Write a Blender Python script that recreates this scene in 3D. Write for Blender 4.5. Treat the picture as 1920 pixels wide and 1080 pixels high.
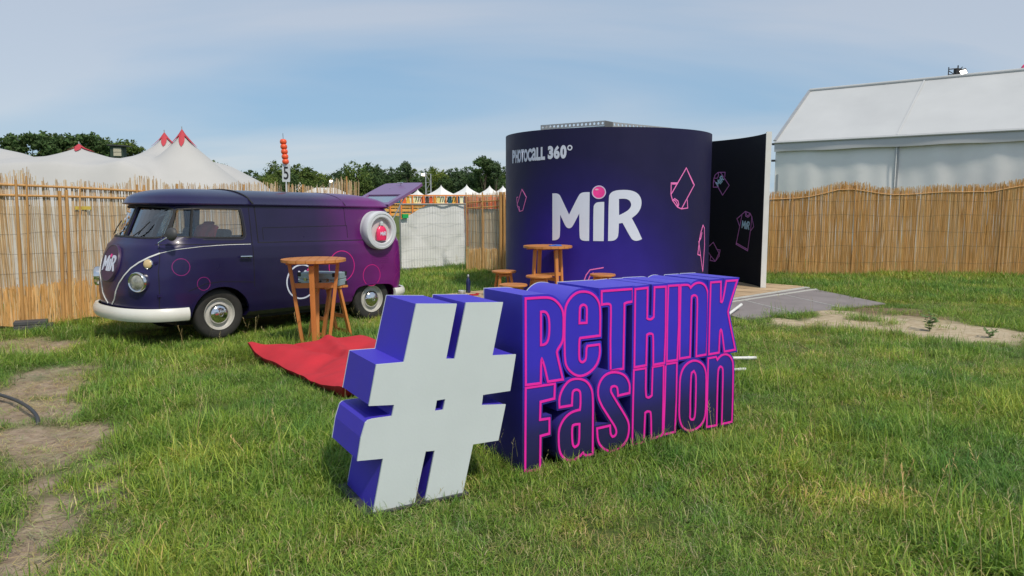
import bpy, bmesh, math, random
import numpy as np
from mathutils import Vector, Matrix
from mathutils.geometry import tessellate_polygon
from mathutils.bvhtree import BVHTree

random.seed(7)
rng = np.random.default_rng(11)
for o in list(bpy.data.objects):
    bpy.data.objects.remove(o, do_unlink=True)
scene = bpy.context.scene
COL = scene.collection
R = math.radians

# ------------------------------------------------------------------ camera, sky, sun, exposure
CAM_H = 1.75
FPX = 1387.0
PITCH = math.atan(160.0 / FPX)
cam_d = bpy.data.cameras.new('camera')
cam_d.sensor_width = 36.0
cam_d.lens = FPX / 1920.0 * 36.0
cam_d.clip_start = 0.05
cam_d.clip_end = 3000.0
cam = bpy.data.objects.new('camera', cam_d)
cam.location = (0, 0, CAM_H)
cam.rotation_euler = (math.pi / 2 - PITCH, 0, 0)
COL.objects.link(cam)
scene.camera = cam

SUN_EL = R(52)
SUN_AZ = R(147)          # compass style: 0 = +Y, clockwise; 147 = behind the camera on its right
world = bpy.data.worlds.new('World')
scene.world = world
world.use_nodes = True
nt = world.node_tree
nt.nodes.clear()
def wn(t, **k):
    n = nt.nodes.new(t)
    for a, b in k.items():
        setattr(n, a, b)
    return n
sky = wn('ShaderNodeTexSky', sky_type='NISHITA', sun_disc=False)
sky.sun_elevation = SUN_EL
sky.sun_rotation = SUN_AZ
sky.air_density = 1.0
sky.dust_density = 0.35
sky.ozone_density = 2.2
bg = wn('ShaderNodeBackground')
bg.inputs['Strength'].default_value = 0.1
out = wn('ShaderNodeOutputWorld')
tc = wn('ShaderNodeTexCoord')
sep = wn('ShaderNodeSeparateXYZ')
nt.links.new(tc.outputs['Generated'], sep.inputs[0])
# thin cirrus sheet: project the view direction on a plane high above
zmax = wn('ShaderNodeMath', operation='MAXIMUM'); zmax.inputs[1].default_value = 0.0
zadd = wn('ShaderNodeMath', operation='ADD'); zadd.inputs[1].default_value = 0.22
dx = wn('ShaderNodeMath', operation='DIVIDE'); dy = wn('ShaderNodeMath', operation='DIVIDE')
nt.links.new(sep.outputs[2], zmax.inputs[0]); nt.links.new(zmax.outputs[0], zadd.inputs[0])
nt.links.new(sep.outputs[0], dx.inputs[0]); nt.links.new(zadd.outputs[0], dx.inputs[1])
nt.links.new(sep.outputs[1], dy.inputs[0]); nt.links.new(zadd.outputs[0], dy.inputs[1])
comb = wn('ShaderNodeCombineXYZ')
nt.links.new(dx.outputs[0], comb.inputs[0]); nt.links.new(dy.outputs[0], comb.inputs[1])
mp = wn('ShaderNodeMapping')
mp.inputs['Location'].default_value = (2.138, -2.889, 0)
mp.inputs['Rotation'].default_value = (0, 0, R(23.3))
mp.inputs['Scale'].default_value = (0.42, 1.25, 1)
nt.links.new(comb.outputs[0], mp.inputs[0])
noi = wn('ShaderNodeTexNoise')
noi.inputs['Scale'].default_value = 0.8
noi.inputs['Detail'].default_value = 7
noi.inputs['Roughness'].default_value = 0.45
noi.inputs['Distortion'].default_value = 0.5
nt.links.new(mp.outputs[0], noi.inputs['Vector'])
cr = wn('ShaderNodeValToRGB')      # thin blue veil to thicker grey-white cirrus
cr.color_ramp.elements[0].position = 0.36; cr.color_ramp.elements[0].color = (2.3, 3.8, 5.5, 1)
cr.color_ramp.elements[1].position = 0.56; cr.color_ramp.elements[1].color = (4.5, 5.0, 5.75, 1)
nt.links.new(noi.outputs['Fac'], cr.inputs[0])
mixc = wn('ShaderNodeMixRGB')
mixc.inputs['Fac'].default_value = 0.78
nt.links.new(sky.outputs[0], mixc.inputs['Color1'])
nt.links.new(cr.outputs[0], mixc.inputs['Color2'])
nt.links.new(mixc.outputs[0], bg.inputs['Color'])
nt.links.new(bg.outputs[0], out.inputs[0])

sun_d = bpy.data.lights.new('sun', 'SUN')
sun_d.energy = 2.6
sun_d.angle = R(5)
sun_d.color = (1.0, 0.91, 0.77)
sun = bpy.data.objects.new('sun', sun_d)
sdir = Vector((math.sin(SUN_AZ) * math.cos(SUN_EL), math.cos(SUN_AZ) * math.cos(SUN_EL), math.sin(SUN_EL)))
sun.rotation_euler = sdir.to_track_quat('Z', 'Y').to_euler()
sun.location = (6, -6, 12)
COL.objects.link(sun)

scene.view_settings.view_transform = 'Standard'
scene.view_settings.look = 'None'
scene.view_settings.exposure = 0.26
scene.view_settings.gamma = 1.0
scene.view_settings.use_curve_mapping = False
scene.render.resolution_x = 1024
scene.render.resolution_y = 576

# ------------------------------------------------------------------ pixel -> place helpers
CF = Vector((0, math.cos(PITCH), -math.sin(PITCH)))
CU = Vector((0, math.sin(PITCH), math.cos(PITCH)))
CX = Vector((1, 0, 0))
CC = Vector((0, 0, CAM_H))
def ray(px, py):
    return CX * ((px - 960) / FPX) + CU * ((540 - py) / FPX) + CF
def G(px, py, z=0.0):
    d = ray(px, py)
    return CC + d * ((z - CAM_H) / d.z)
def AT(px, py, Y):
    d = ray(px, py)
    return CC + d * (Y / d.y)
def PL(px, py, P, n):
    d = ray(px, py)
    return CC + d * ((Vector(P) - CC).dot(n) / d.dot(n))

# ------------------------------------------------------------------ materials
def lin(c):
    return tuple(((v / 255) / 12.92 if v / 255 <= 0.04045 else ((v / 255 + 0.055) / 1.055) ** 2.4) for v in c)
def S(r, g, b, k=0.7):
    """sRGB seen in daylight -> base colour under about k of white"""
    return tuple(min(v / k, 0.85) for v in lin((r, g, b)))
MATS = {}
def mat(name, col, rough=0.6, var=0.12, scale=6.0, bump=0.0, bscale=60.0, metallic=0.0, coat=0.0, spec=0.5,
        stretch=(1, 1, 1), attr=None, alpha=None, transl=0.0, rvar=0.1, coord='Object'):
    m = bpy.data.materials.new(name)
    m.use_nodes = True
    t = m.node_tree
    b = t.nodes['Principled BSDF']
    b.inputs['Roughness'].default_value = rough
    b.inputs['Metallic'].default_value = metallic
    b.inputs['Specular IOR Level'].default_value = spec
    if coat:
        b.inputs['Coat Weight'].default_value = coat
        b.inputs['Coat Roughness'].default_value = 0.08
    L = t.links.new
    tcn = t.nodes.new('ShaderNodeTexCoord')
    mpn = t.nodes.new('ShaderNodeMapping'); mpn.inputs['Scale'].default_value = stretch
    L(tcn.outputs[coord], mpn.inputs[0])
    n = t.nodes.new('ShaderNodeTexNoise'); n.inputs['Scale'].default_value = scale; n.inputs['Detail'].default_value = 5
    n.inputs['Roughness'].default_value = 0.6
    L(mpn.outputs[0], n.inputs['Vector'])
    mr = t.nodes.new('ShaderNodeMapRange')
    mr.inputs[1].default_value = 0.25; mr.inputs[2].default_value = 0.75
    mr.inputs[3].default_value = 1 - var; mr.inputs[4].default_value = 1 + var
    L(n.outputs['Fac'], mr.inputs[0])
    vm = t.nodes.new('ShaderNodeVectorMath'); vm.operation = 'SCALE'
    vm.inputs[0].default_value = col[:3]
    L(mr.outputs[0], vm.inputs['Scale'])
    last = vm.outputs[0]
    if attr:
        at = t.nodes.new('ShaderNodeAttribute'); at.attribute_name = attr
        mu = t.nodes.new('ShaderNodeVectorMath'); mu.operation = 'MULTIPLY'
        L(last, mu.inputs[0]); L(at.outputs['Color'], mu.inputs[1])
        last = mu.outputs[0]
    L(last, b.inputs['Base Color'])
    rr = t.nodes.new('ShaderNodeMapRange')
    rr.inputs[3].default_value = max(0.02, rough - rvar); rr.inputs[4].default_value = min(1, rough + rvar)
    L(n.outputs['Fac'], rr.inputs[0]); L(rr.outputs[0], b.inputs['Roughness'])
    if bump:
        n2 = t.nodes.new('ShaderNodeTexNoise'); n2.inputs['Scale'].default_value = bscale; n2.inputs['Detail'].default_value = 4
        L(mpn.outputs[0], n2.inputs['Vector'])
        bp = t.nodes.new('ShaderNodeBump'); bp.inputs['Strength'].default_value = bump; bp.inputs['Distance'].default_value = 0.02
        L(n2.outputs['Fac'], bp.inputs['Height']); L(bp.outputs[0], b.inputs['Normal'])
    if transl:
        tr = t.nodes.new('ShaderNodeBsdfTranslucent'); L(last, tr.inputs['Color'])
        mx = t.nodes.new('ShaderNodeMixShader'); mx.inputs[0].default_value = transl
        o = t.nodes['Material Output']
        L(b.outputs[0], mx.inputs[1]); L(tr.outputs[0], mx.inputs[2]); L(mx.outputs[0], o.inputs[0])
    MATS[name] = m
    return m
def glass(name, tint=(0.9, 0.93, 0.95), refl=1.0):
    m = bpy.data.materials.new(name); m.use_nodes = True
    t = m.node_tree; t.nodes.clear(); L = t.links.new
    tr = t.nodes.new('ShaderNodeBsdfTransparent'); tr.inputs[0].default_value = (*tint, 1)
    gl = t.nodes.new('ShaderNodeBsdfGlossy'); gl.inputs['Roughness'].default_value = 0.03
    fr = t.nodes.new('ShaderNodeFresnel'); fr.inputs[0].default_value = 1.52
    ml = t.nodes.new('ShaderNodeMath'); ml.operation = 'MULTIPLY_ADD'; ml.inputs[1].default_value = refl; ml.inputs[2].default_value = 0.05
    mx = t.nodes.new('ShaderNodeMixShader'); o = t.nodes.new('ShaderNodeOutputMaterial')
    L(fr.outputs[0], ml.inputs[0]); L(ml.outputs[0], mx.inputs[0]); L(tr.outputs[0], mx.inputs[1]); L(gl.outputs[0], mx.inputs[2])
    L(mx.outputs[0], o.inputs[0])
    return m
def emit(name, col, s):
    m = bpy.data.materials.new(name); m.use_nodes = True
    b = m.node_tree.nodes['Principled BSDF']
    b.inputs['Base Color'].default_value = (*col, 1)
    b.inputs['Emission Color'].default_value = (*col, 1)
    b.inputs['Emission Strength'].default_value = s
    return m
def ramp_mat(name, stops, expr, rough=0.55, coat=0.0, var=0.05, scale=4.0, bump=0.0, bscale=250, spec=0.5, bst=(1, 1, 1)):
    """printed / sprayed gradient. expr(tree) returns the socket that drives the ramp"""
    m = bpy.data.materials.new(name); m.use_nodes = True
    t = m.node_tree; b = t.nodes['Principled BSDF']; L = t.links.new
    b.inputs['Roughness'].default_value = rough
    b.inputs['Specular IOR Level'].default_value = spec
    if coat:
        b.inputs['Coat Weight'].default_value = coat; b.inputs['Coat Roughness'].default_value = 0.06
    r = t.nodes.new('ShaderNodeValToRGB')
    els = r.color_ramp.elements
    while len(els) < len(stops):
        els.new(0.5)
    for e, (p, c) in zip(els, stops):
        e.position = p; e.color = (*c, 1)
    L(expr(t), r.inputs[0])
    tcn = t.nodes.new('ShaderNodeTexCoord')
    n = t.nodes.new('ShaderNodeTexNoise'); n.inputs['Scale'].default_value = scale; n.inputs['Detail'].default_value = 6
    L(tcn.outputs['Object'], n.inputs['Vector'])
    mr = t.nodes.new('ShaderNodeMapRange'); mr.inputs[1].default_value = 0.25; mr.inputs[2].default_value = 0.75
    mr.inputs[3].default_value = 1 - var; mr.inputs[4].default_value = 1 + var
    L(n.outputs['Fac'], mr.inputs[0])
    vm = t.nodes.new('ShaderNodeVectorMath'); vm.operation = 'SCALE'
    L(r.outputs[0], vm.inputs[0]); L(mr.outputs[0], vm.inputs['Scale'])
    L(vm.outputs[0], b.inputs['Base Color'])
    rr = t.nodes.new('ShaderNodeMapRange'); rr.inputs[3].default_value = max(0.03, rough - 0.08); rr.inputs[4].default_value = rough + 0.1
    L(n.outputs['Fac'], rr.inputs[0]); L(rr.outputs[0], b.inputs['Roughness'])
    if bump:
        n2 = t.nodes.new('ShaderNodeTexNoise'); n2.inputs['Scale'].default_value = bscale; n2.inputs['Detail'].default_value = 3
        mq = t.nodes.new('ShaderNodeMapping'); mq.inputs['Scale'].default_value = bst; L(tcn.outputs['Object'], mq.inputs[0]); L(mq.outputs[0], n2.inputs['Vector'])
        bp = t.nodes.new('ShaderNodeBump'); bp.inputs['Strength'].default_value = bump; bp.inputs['Distance'].default_value = 0.01
        L(n2.outputs['Fac'], bp.inputs['Height']); L(bp.outputs[0], b.inputs['Normal'])
    return m
def axis_expr(axis, lo, hi, wob=0.0):
    def f(t):
        tcn = t.nodes.new('ShaderNodeTexCoord'); s = t.nodes.new('ShaderNodeSeparateXYZ')
        t.links.new(tcn.outputs['Object'], s.inputs[0])
        mr = t.nodes.new('ShaderNodeMapRange'); mr.inputs[1].default_value = lo; mr.inputs[2].default_value = hi
        t.links.new(s.outputs[axis], mr.inputs[0])
        return mr.outputs[0]
    return f

# ------------------------------------------------------------------ mesh builder
class MB:
    def __init__(s):
        s.v = []; s.f = []; s.c = []
    def add(s, v, f, tone=None):
        k = len(s.v)
        s.v += [tuple(p) for p in v]; s.f += [tuple(i + k for i in q) for q in f]
        if tone is not None:
            s.c += [tone] * len(v)
        return s
    def box(s, c, d, rz=0.0, ry=0.0, rx=0.0, tone=None):
        M = Matrix.Rotation(rz, 3, 'Z') @ Matrix.Rotation(ry, 3, 'Y') @ Matrix.Rotation(rx, 3, 'X')
        v = [Vector(c) + M @ Vector((x * d[0] / 2, y * d[1] / 2, z * d[2] / 2)) for x in (-1, 1) for y in (-1, 1) for z in (-1, 1)]
        return s.add(v, [(0, 1, 3, 2), (4, 6, 7, 5), (0, 4, 5, 1), (2, 3, 7, 6), (0, 2, 6, 4), (1, 5, 7, 3)], tone)
    def bar(s, a, b, w, h, up=(0, 0, 1), w2=None, h2=None, tone=None):
        a = Vector(a); b = Vector(b); d = (b - a).normalized(); u = Vector(up)
        x = d.cross(u)
        if x.length < 1e-4:
            x = d.cross(Vector((1, 0, 0)))
        x.normalize(); y = x.cross(d).normalized()
        w2 = w if w2 is None else w2; h2 = h if h2 is None else h2
        v = [a + x * i * w / 2 + y * j * h / 2 for i, j in ((-1, -1), (1, -1), (1, 1), (-1, 1))] + \
            [b + x * i * w2 / 2 + y * j * h2 / 2 for i, j in ((-1, -1), (1, -1), (1, 1), (-1, 1))]
        return s.add(v, [(3, 2, 1, 0), (4, 5, 6, 7), (0, 1, 5, 4), (1, 2, 6, 5), (2, 3, 7, 6), (3, 0, 4, 7)], tone)
    def tube(s, pts, r, n=8, closed=False, caps=True, tone=None):
        pts = [Vector(p) for p in pts]; N = len(pts)
        rs = r if isinstance(r, (list, tuple)) else [r] * N
        v = []; f = []
        prev = None
        for i, p in enumerate(pts):
            if closed:
                d = (pts[(i + 1) % N] - pts[i - 1]).normalized()
            else:
                d = (pts[min(i + 1, N - 1)] - pts[max(i - 1, 0)]).normalized()
            x = prev - d * prev.dot(d) if prev is not None else (d.cross(Vector((0, 0, 1))) if abs(d.z) < 0.9 else d.cross(Vector((1, 0, 0))))
            x.normalize(); prev = x; y = d.cross(x)
            for k in range(n):
                a = 2 * math.pi * k / n
                v.append(p + (x * math.cos(a) + y * math.sin(a)) * rs[i])
        for i in range(N if closed else N - 1):
            j = (i + 1) % N
            for k in range(n):
                l = (k + 1) % n
                f.append((i * n + k, i * n + l, j * n + l, j * n + k))
        if caps and not closed:
            f.append(tuple(reversed(range(n)))); f.append(tuple((N - 1) * n + k for k in range(n)))
        return s.add(v, f, tone)
    def lathe(s, prof, n=32, M=None, a0=0, a1=2 * math.pi, capb=False, capt=False):
        """prof: (r, z) list, revolved about z; M places it"""
        full = abs(a1 - a0 - 2 * math.pi) < 1e-6
        cols = n if full else n + 1
        M = M or Matrix.Identity(4); v = []; f = []
        for (r, z) in prof:
            for k in range(cols):
                a = a0 + (a1 - a0) * k / n
                v.append(M @ Vector((r * math.cos(a), r * math.sin(a), z)))
        for i in range(len(prof) - 1):
            for k in range(n):
                l = (k + 1) % cols
                f.append((i * cols + k, i * cols + l, (i + 1) * cols + l, (i + 1) * cols + k))
        if capb:
            f.append(tuple(reversed(range(cols))))
        if capt:
            f.append(tuple((len(prof) - 1) * cols + k for k in range(cols)))
        return s.add(v, f)
    def prism(s, contours, fn, d0, d1, cap0=True):
        """contours (first outer, then holes) in 2-D, extruded; fn(u, v, d) -> point"""
        pts = [p for c in contours for p in c]
        tri = tessellate_polygon([[Vector((p[0], p[1], 0)) for p in c] for c in contours])
        n = len(pts)
        v = [fn(p[0], p[1], d0) for p in pts] + [fn(p[0], p[1], d1) for p in pts]
        f = [tuple(t) for t in tri] if cap0 else []
        f += [tuple(n + i for i in reversed(t)) for t in tri]
        k = 0
        for c in contours:
            m = len(c)
            for i in range(m):
                a, b = k + i, k + (i + 1) % m
                f.append((a, b, n + b, n + a))
            k += m
        return s.add(v, f)
    def ribbon(s, pts, nrm, w, h, closed=False):
        """flat band of width w, proud by h along nrm"""
        pts = [Vector(p) for p in pts]; N = len(pts)
        nrm = [Vector(n) for n in nrm] if isinstance(nrm, list) else [Vector(nrm)] * N
        v = []; f = []
        for i, p in enumerate(pts):
            if closed or 0 < i < N - 1:
                d1 = (p - pts[i - 1]).normalized(); d2 = (pts[(i + 1) % N] - p).normalized()
            else:
                d1 = d2 = (pts[1] - pts[0]).normalized() if i == 0 else (pts[-1] - pts[-2]).normalized()
            n = nrm[i].normalized()
            s1 = n.cross(d1).normalized(); s2 = n.cross(d2).normalized()
            m = s1 + s2
            m = s1 if m.length < 1e-3 else m.normalized()
            k = min(1.0 / max(m.dot(s1), 0.35), 2.2)
            o = m * (w / 2 * k)
            v += [p + o - n * 0.002, p + o + n * h, p - o + n * h, p - o - n * 0.002]
        for i in range(N if closed else N - 1):
            j = (i + 1) % N
            for k in range(4):
                l = (k + 1) % 4
                f.append((i * 4 + k, i * 4 + l, j * 4 + l, j * 4 + k))
        if not closed:
            f.append((3, 2, 1, 0)); f.append(tuple((N - 1) * 4 + k for k in range(4)))
        return s.add(v, f)
    def mesh(s, name, smooth=None):
        me = bpy.data.meshes.new(name)
        me.from_pydata(s.v, [], s.f)
        if s.c and len(s.c) == len(s.v):
            a = me.attributes.new('tone', 'FLOAT_COLOR', 'POINT')
            a.data.foreach_set('color', np.array([(c[0], c[1], c[2], 1) for c in s.c], dtype=np.float32).ravel())
        if smooth:
            me.polygons.foreach_set('use_smooth', [True] * len(me.polygons))
            me.set_sharp_from_angle(angle=R(smooth))
        me.update()
        return me
    def build(s, name, m, parent=None, smooth=None):
        return link(name, s.mesh(name, smooth), m, parent)

def link(name, me, m, parent=None):
    o = bpy.data.objects.new(name, me)
    if m is not None and len(me.materials) == 0:
        me.materials.append(m)
    if parent is not None:
        o.parent = parent
    COL.objects.link(o)
    return o
def empty(name, loc, rz=0.0, label=None, cat=None, group=None):
    o = bpy.data.objects.new(name, None)
    o.empty_display_size = 0.2
    o.location = loc; o.rotation_euler = (0, 0, rz)
    COL.objects.link(o)
    tag(o, label, cat, group)
    return o
def tag(o, label=None, cat=None, group=None, kind=None):
    if label: o['label'] = label
    if cat: o['category'] = cat
    if group: o['group'] = group
    if kind: o['kind'] = kind
    return o
def copy_tree(o, parent=None):
    c = o.copy(); COL.objects.link(c); c.parent = parent
    for ch in list(o.children):
        copy_tree(ch, c)
    return c
def bevel_obj(o, w, seg=2):
    m = o.modifiers.new('bevel', 'BEVEL'); m.width = w; m.segments = seg; m.limit_method = 'ANGLE'; m.angle_limit = R(35)
    return o

# value noise for numpy
def vnoise(x, y, sc=1.0, seed=0, octv=3):
    x = np.asarray(x, float) * sc; y = np.asarray(y, float) * sc
    tot = np.zeros_like(x); amp = 1.0; s = 0
    for k in range(octv):
        xi = np.floor(x).astype(int); yi = np.floor(y).astype(int); fx = x - xi; fy = y - yi
        fx = fx * fx * (3 - 2 * fx); fy = fy * fy * (3 - 2 * fy)
        def h(i, j):
            v = np.sin(i * 127.1 + j * 311.7 + (seed + k) * 74.7) * 43758.5453
            return v - np.floor(v)
        v = (h(xi, yi) * (1 - fx) + h(xi + 1, yi) * fx) * (1 - fy) + (h(xi, yi + 1) * (1 - fx) + h(xi + 1, yi + 1) * fx) * fy
        tot += v * amp; s += amp; amp *= 0.5; x = x * 2.03; y = y * 2.03
    return tot / s

# ------------------------------------------------------------------ shared materials
M_wood = mat('oiled_wood', S(168, 108, 55), 0.5, 0.28, 5, 0.15, 40, stretch=(1, 1, 0.16))
M_wood_top = mat('oiled_wood_top', S(170, 112, 60), 0.42, 0.28, 6, 0.1, 40, stretch=(0.2, 1.6, 1))
M_deck = mat('grey_deck_wood', S(160, 138, 110), 0.8, 0.3, 4, 0.3, 30, stretch=(0.3, 1, 1))
M_chrome = mat('chrome', (0.72, 0.72, 0.72), 0.12, 0.06, 8, metallic=1.0, rvar=0.06)
M_steel = mat('galvanised_steel', (0.42, 0.43, 0.44), 0.45, 0.15, 12, metallic=0.8)
M_black = mat('black_rubber', (0.016, 0.016, 0.018), 0.6, 0.2, 10)
M_darkgrey = mat('dark_grey_plastic', (0.05, 0.052, 0.056), 0.55, 0.2, 10)
M_white = mat('white_paint', (0.575, 0.63, 0.65), 0.45, 0.035, 2.5, 0.03, 60)
M_logo = mat('white_print', (0.66, 0.70, 0.84), 0.55, 0.02, 3)
M_pinkline = mat('pink_print', S(222, 32, 158, 0.85), 0.5, 0.06, 5)
M_pinkpale = mat('pale_pink_print', S(220, 105, 170, 0.75), 0.55, 0.08, 5)
M_mauve = mat('mauve_print', S(165, 95, 165, 0.7), 0.55, 0.1, 5)
M_pinkball = mat('pink_ball_print', S(222, 50, 130), 0.4, 0.25, 6)

# ------------------------------------------------------------------ ground
# bare patches as blobs (position from the photograph, radius in metres)
dirt_blobs = [(G(x, y), r) for x, y, r in [(95, 703, .34), (60, 728, .36), (125, 722, .26), (45, 765, .34), (110, 775, .28), (30, 815, .26), (135, 810, .22), (75, 835, .20),
              (160, 840, .16), (70, 870, .17), (185, 875, .11), (75, 910, .15), (205, 905, .11), (95, 945, .14), (215, 940, .11), (85, 985, .15), (60, 1020, .15), (222, 985, .10), (40, 1055, .15), (215, 1025, .10),
              (210, 1065, .10), (95, 1065, .14), (20, 1085, .14), (150, 1100, .12), (20, 650, .40), (95, 650, .34)]]
sand_blobs = [(G(x, y), r) for x, y, r in [(1560, 603, .40), (1610, 602, .55), (1665, 604, .62), (1720, 611, .66), (1785, 619, .64), (1835, 626, .44),
              (1872, 631, .22), (1480, 605, .28), (1590, 592, .4)]]
brown_blobs = [(G(x, y), r) for x, y, r in [(1660, 583, .4), (1710, 588, .4), (1750, 596, .35), (1690, 594, .4), (1635, 592, .3)]]
def blobs(x, y, bl, seed):
    n = vnoise(x, y, 1.6, seed, 4) - 0.5
    m = np.zeros_like(x)
    for c, r in bl:
        d = np.sqrt((x - c.x) ** 2 + ((y - c.y) * 0.8) ** 2)
        m = np.maximum(m, np.clip((1.45 - d / r + n * 1.3) * 1.6, 0, 1))
    return m
def masks(x, y):
    x = np.asarray(x, float); y = np.asarray(y, float)
    return blobs(x, y, dirt_blobs, 3), blobs(x, y, sand_blobs, 5), blobs(x, y, brown_blobs, 9)
def axis_lines(lo, hi, step, far):
    a = list(np.arange(lo, hi + 1e-6, step)); k = step
    while a[-1] < far:
        k *= 1.6; a.append(a[-1] + k)
    k = step; b = []
    v = lo
    while v > -far:
        k *= 1.6; v -= k; b.append(v)
    return np.array(b[::-1] + a)
gx = axis_lines(-9, 11, 0.11, 900); gy = axis_lines(1.0, 19, 0.11, 900)
XX, YY = np.meshgrid(gx, gy)
dm, sm, bm_ = masks(XX, YY)
near = np.clip(1 - np.maximum(np.abs(XX) - 10, np.abs(YY - 10) - 10) / 4, 0, 1)
ZZ = ((vnoise(XX, YY, 0.9, 21, 3) - 0.5) * 0.05 * near + (vnoise(XX, YY, 4.5, 22, 2) - 0.5) * 0.025 * near * (0.4 + dm + sm)) - 0.012
ZZ -= dm * 0.012
for c_, dep, rad_ in ((G(1380, 797), 0.045, 0.9), (G(872, 931), 0.022, 0.30)):      # slight hollows
    ZZ -= dep * np.exp(-((XX - c_.x) ** 2 + (YY - c_.y) ** 2) / rad_ ** 2)
ZZ += sm * 0.02
nyy, nxx = XX.shape
gv = np.stack([XX.ravel(), YY.ravel(), ZZ.ravel()], 1)
ii = np.arange(nyy * nxx).reshape(nyy, nxx)
gf = np.stack([ii[:-1, :-1].ravel(), ii[:-1, 1:].ravel(), ii[1:, 1:].ravel(), ii[1:, :-1].ravel()], 1)
gme = bpy.data.meshes.new('ground')
gme.from_pydata(gv.tolist(), [], gf.tolist())
at_ = gme.attributes.new('bare', 'FLOAT_COLOR', 'POINT')
at_.data.foreach_set('color', np.stack([dm.ravel(), sm.ravel(), bm_.ravel(), np.ones(dm.size)], 1).astype(np.float32).ravel())
gme.polygons.foreach_set('use_smooth', [True] * len(gme.polygons))
def ground_mat():
    m = bpy.data.materials.new('field_soil_and_turf'); m.use_nodes = True
    t = m.node_tree; L = t.links.new; b = t.nodes['Principled BSDF']
    b.inputs['Roughness'].default_value = 0.95; b.inputs['Specular IOR Level'].default_value = 0.2
    geo = t.nodes.new('ShaderNodeNewGeometry')
    def noise(sc, d=6, rg=0.6):
        n = t.nodes.new('ShaderNodeTexNoise'); n.inputs['Scale'].default_value = sc; n.inputs['Detail'].default_value = d
        n.inputs['Roughness'].default_value = rg
        L(geo.outputs['Position'], n.inputs['Vector']); return n.outputs['Fac']
    def ramp(f, st):
        r = t.nodes.new('ShaderNodeValToRGB'); e = r.color_ramp.elements
        while len(e) < len(st): e.new(0.5)
        for q, (p, c) in zip(e, st): q.position = p; q.color = (*c, 1)
        L(f, r.inputs[0]); return r.outputs[0]
    def mix(f, a, c):
        x = t.nodes.new('ShaderNodeMixRGB'); L(f, x.inputs[0]); L(a, x.inputs[1]); L(c, x.inputs[2]); return x.outputs[0]
    turf = ramp(noise(3.5), [(0.3, (0.06, 0.09, 0.022)), (0.55, (0.10, 0.135, 0.035)), (0.75, (0.17, 0.16, 0.065))])
    dirt = ramp(noise(9, 8, 0.7), [(0.3, (0.21, 0.155, 0.11)), (0.5, (0.35, 0.265, 0.195)), (0.72, (0.48, 0.39, 0.29))])
    sand = ramp(noise(7, 8, 0.7), [(0.3, (0.36, 0.27, 0.17)), (0.55, (0.52, 0.43, 0.30)), (0.75, (0.62, 0.54, 0.41))])
    brn = ramp(noise(11, 8, 0.7), [(0.3, (0.12, 0.085, 0.05)), (0.7, (0.28, 0.2, 0.13))])
    at = t.nodes.new('ShaderNodeAttribute'); at.attribute_name = 'bare'
    sp = t.nodes.new('ShaderNodeSeparateXYZ'); L(at.outputs['Vector'], sp.inputs[0])
    c = mix(sp.outputs[0], turf, dirt); c = mix(sp.outputs[2], c, brn); c = mix(sp.outputs[1], c, sand)
    L(c, b.inputs['Base Color'])
    bp = t.nodes.new('ShaderNodeBump'); bp.inputs['Strength'].default_value = 0.7; bp.inputs['Distance'].default_value = 0.03
    L(noise(28, 8, 0.75), bp.inputs['Height']); L(bp.outputs[0], b.inputs['Normal'])
    return m
ground = link('ground', gme, ground_mat())
tag(ground, 'flat grassy festival field with bare earth and sand patches', None, None, 'structure')

# ------------------------------------------------------------------ outline helpers
def rounder(pts, it=2, keep=52):
    """round the gentle corners of a closed outline, keep the sharp ones"""
    for _ in range(it):
        n = len(pts); q = []
        for i in range(n):
            p = Vector(pts[i]); a = Vector(pts[i - 1]); b = Vector(pts[(i + 1) % n])
            d1 = p - a; d2 = b - p
            if d1.length < 1e-9 or d2.length < 1e-9: continue
            ang = math.degrees(d1.angle(d2))
            if 6 < ang < keep:
                k1 = min(0.25, 0.06 * 20 / 20); 
                q.append(tuple(p - d1 * 0.25)); q.append(tuple(p + d2 * 0.25))
            else:
                q.append(tuple(p))
        pts = q
    return pts
def area2(p):
    return sum(p[i - 1][0] * p[i][1] - p[i][0] * p[i - 1][1] for i in range(len(p))) / 2
def grow(pts, d):
    """offset a closed outline outward by d (negative shrinks)"""
    if area2(pts) < 0: pts = pts[::-1]
    n = len(pts); q = []
    for i in range(n):
        p = Vector(pts[i]); a = Vector(pts[i - 1]); b = Vector(pts[(i + 1) % n])
        d1 = (p - a).normalized(); d2 = (b - p).normalized()
        n1 = Vector((d1.y, -d1.x)); n2 = Vector((d2.y, -d2.x))
        m = n1 + n2
        m = n1 if m.length < 1e-3 else m.normalized()
        k = min(1 / max(m.dot(n1), 0.45), 1.7)
        q.append(tuple(p + m * d * k))
    return q

def unloop(p):
    """cut the small loops an offset makes in narrow notches"""
    def hit(a, b, c, d):
        r = (b[0] - a[0], b[1] - a[1]); q = (d[0] - c[0], d[1] - c[1]); den = r[0] * q[1] - r[1] * q[0]
        if abs(den) < 1e-12: return None
        t = ((c[0] - a[0]) * q[1] - (c[1] - a[1]) * q[0]) / den; u = ((c[0] - a[0]) * r[1] - (c[1] - a[1]) * r[0]) / den
        return (a[0] + r[0] * t, a[1] + r[1] * t) if 1e-6 < t < 1 - 1e-6 and 1e-6 < u < 1 - 1e-6 else None
    done = False
    while not done:
        done = True; n = len(p)
        for i in range(n):
            for k in range(2, min(24, n // 2)):
                j = (i + k) % n
                x = hit(p[i], p[(i + 1) % n], p[j], p[(j + 1) % n])
                if x:
                    drop = {(i + 1 + m) % n for m in range(k)}
                    p = [x if m == (i + 1) % n else p[m] for m in range(n) if m not in drop or m == (i + 1) % n]
                    done = False; break
            if not done: break
    return p

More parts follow.
